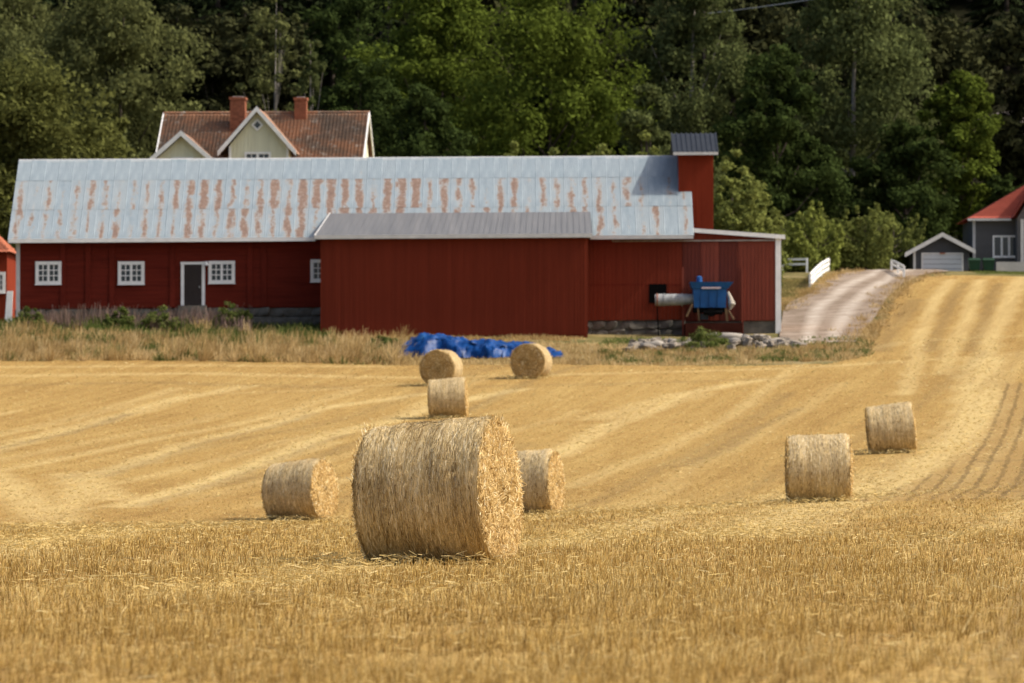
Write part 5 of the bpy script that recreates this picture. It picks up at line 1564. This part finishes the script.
blades('lawn_grass', 'yellowed lawn between lean-to, fence and driveway', 'grass', 26000, lambda n: (rng.uniform(X(784, 265), X(835, 320), n), rng.uniform(262, 330, n)), .20, .06, 'grass_lawn', (.5, .25), .4, lambda x, y: (y > 284) & (x < np.interp(y, [284, 292, 300, 318, 345], [X(784, 284), X(796, 292), X(806, 300), X(822, 318), X(855, 345)])))
blades('dry_grass', 'dry grass strip between driveway and the rising field', 'grass', 16000, lambda n: (rng.uniform(X(850, 250), X(935, 345), n), rng.uniform(238, 348, n)), .35, .05, 'grass_dry', (.4, .2), .35, lambda x, y: (y > field_far_y(x) - 1) & (y < field_far_y(x) + 7) & (x > np.interp(y, [245, 262, 295, 330, 350], [X(850, 245), X(868, 262), X(885, 295), X(915, 330), X(948, 350)])))
blades('lawn_grass', 'green lawn strip before the grey house terrace', 'grass', 9000, lambda n: (rng.uniform(X(975, 345), X(1060, 345), n), rng.uniform(341, 348, n)), .14, .06, 'grass_green', (.6, .2), .4)
blades('dry_grass', 'ragged dry grass at the foot of the red annex wall', 'grass', 6000, band(318, 592, 253.2, 256.1), .26, .035, 'grass_dry', (.45, .25), .35, lambda x, y: (patch(x, y, 1.3) > -.1))
def tufts(name, label, cat, n, per, region, hgt, mat, var, thin_fn, width=.03):
    x, y = region(n); k = thin_fn(x, y); x, y = x[k], y[k]; m = len(x)
    hh = np.repeat(hgt * rng.uniform(.45, 1.25, m), per); cv = np.repeat(rng.normal(var, .2, m), per)
    X_ = np.repeat(x, per); Y_ = np.repeat(y, per); q = m * per
    a = rng.uniform(0, 2 * math.pi, q); rr = np.abs(rng.normal(0, .16, q)); w = np.abs(rng.normal(0, .38, q))
    bx, by = X_ + rr * np.cos(a), Y_ + rr * np.sin(a)
    dr = np.c_[w * np.cos(a) + .12, w * np.sin(a), np.ones(q)]; dr /= np.linalg.norm(dr, axis=1)[:, None]
    V, F, A = ribbons(np.c_[bx, by, ground_z(bx, by) - .05], dr, hh * rng.uniform(.5, 1.15, q), width * rng.uniform(.6, 1.5, q), np.clip(cv + rng.normal(0, .12, q), 0, 1),
                      bend=np.c_[w * np.cos(a) * .25, w * np.sin(a) * .25, -.12 * w], taper=.4)
    o = obj(name, mesh_np(name, V, F, {'var': A}), M[mat]); tag(o, label, cat, kind='stuff')
tufts('grass_tufts', 'shaggy tall dry grass tufts on the bank before the barn', 'grass', 700, 42, band(-60, 412, 234.5, 255), .78, 'grass_dry', .5, lambda x, y: notbarn(x, y) & (patch(x, y, .7) + .5 * patch(x, y, 2.0) > -.3 + .5 * (y > 250)))
tufts('weed_tufts', 'dark green weed tufts scattered through the bank before the barn', 'weeds', 420, 40, band(-60, 335, 246, 259.3), .6, 'grass_green', .35, lambda x, y: notbarn(x, y) & (patch(x, y, .5) + .6 * patch(x, y, 1.3) < -.02), .04)
tufts('weed_tufts', 'dark weed tufts at the field edge on the left bank', 'weeds', 170, 40, band(-60, 400, 234.5, 246), .5, 'grass_green', .25, lambda x, y: notbarn(x, y) & (patch(x, y, .45) < -.1), .04)
tufts('grass_tufts', 'dry grass tufts round the rubble row and field edge on the right', 'grass', 210, 40, band(560, 875, 232, 243), .36, 'grass_dry', .5, lambda x, y: notbarn(x, y) & (y < field_far_y(x) + 17))
tufts('weed_tufts', 'green weed tufts below the rubble row by the driveway', 'weeds', 200, 40, band(600, 878, 233, 243.5), .3, 'grass_green', .5, lambda x, y: notbarn(x, y) & (patch(x, y, .6) > -.1), .04)
def along(left, n, spread):
    L = hits(left); sgm = np.r_[0, np.cumsum(np.sqrt((np.diff(L, axis=0) ** 2).sum(1)))]; u = rng.uniform(0, sgm[-1], n)
    return np.interp(u, sgm, L[:, 0]) + rng.normal(0, spread, n), np.interp(u, sgm, L[:, 1]) + rng.normal(0, spread, n)
tufts('grass_tufts', 'ragged dry grass tufts along both edges of the driveway', 'grass', 420, 26, lambda n: tuple(np.concatenate(q) for q in zip(along([(783, 312), (790, 303), (806, 296), (820, 284), (838, 275.3), (857, 271.5)], n // 2, .45), along([(856, 343), (872, 322), (886, 300), (903, 284), (918, 277)], n // 2, .6))), .3, 'grass_dry', .45, lambda x, y: y > 240)
# a few bigger leafy weeds standing out
for px, py, d, w, h, lab in ((232, 326, 257.5, 1.1, 1.5, 'dark green leafy weed clump against the barn foundation'),
                             (120, 328, 257.0, .9, 1.1, 'green weed clump between the two left barn windows'),
                             (160, 330, 256.0, 1.0, 1.2, 'green weed clump left of the barn door'),
                             (30, 332, 255.0, .8, 1.2, 'dark twiggy weed clump at the left corner of the barn'),
                             (703, 350, 244.0, 1.3, 1.1, 'bright green weed clump in the gap of the rubble row'),
                             (384, 352, 246.5, .9, .7, 'green weed clump left of the blue tarpaulin')):
    p = P(px, py, d); g_ = gz(p.x, d)
    cr_, tk_ = tree_meshes('bush', h, w, int(px), 60, 60, .055, 0, .02)
    root = empty('weed_clump', (p.x, d, g_)); tag(root, lab, 'plant', 'leafy weed clumps')
    obj('leaves', cr_, M['grass_green'], root); obj('stems', tk_, M['bark'], root)
print('objects', len(bpy.data.objects), 'tris', sum(len(m.polygons) * 2 for m in bpy.data.meshes))
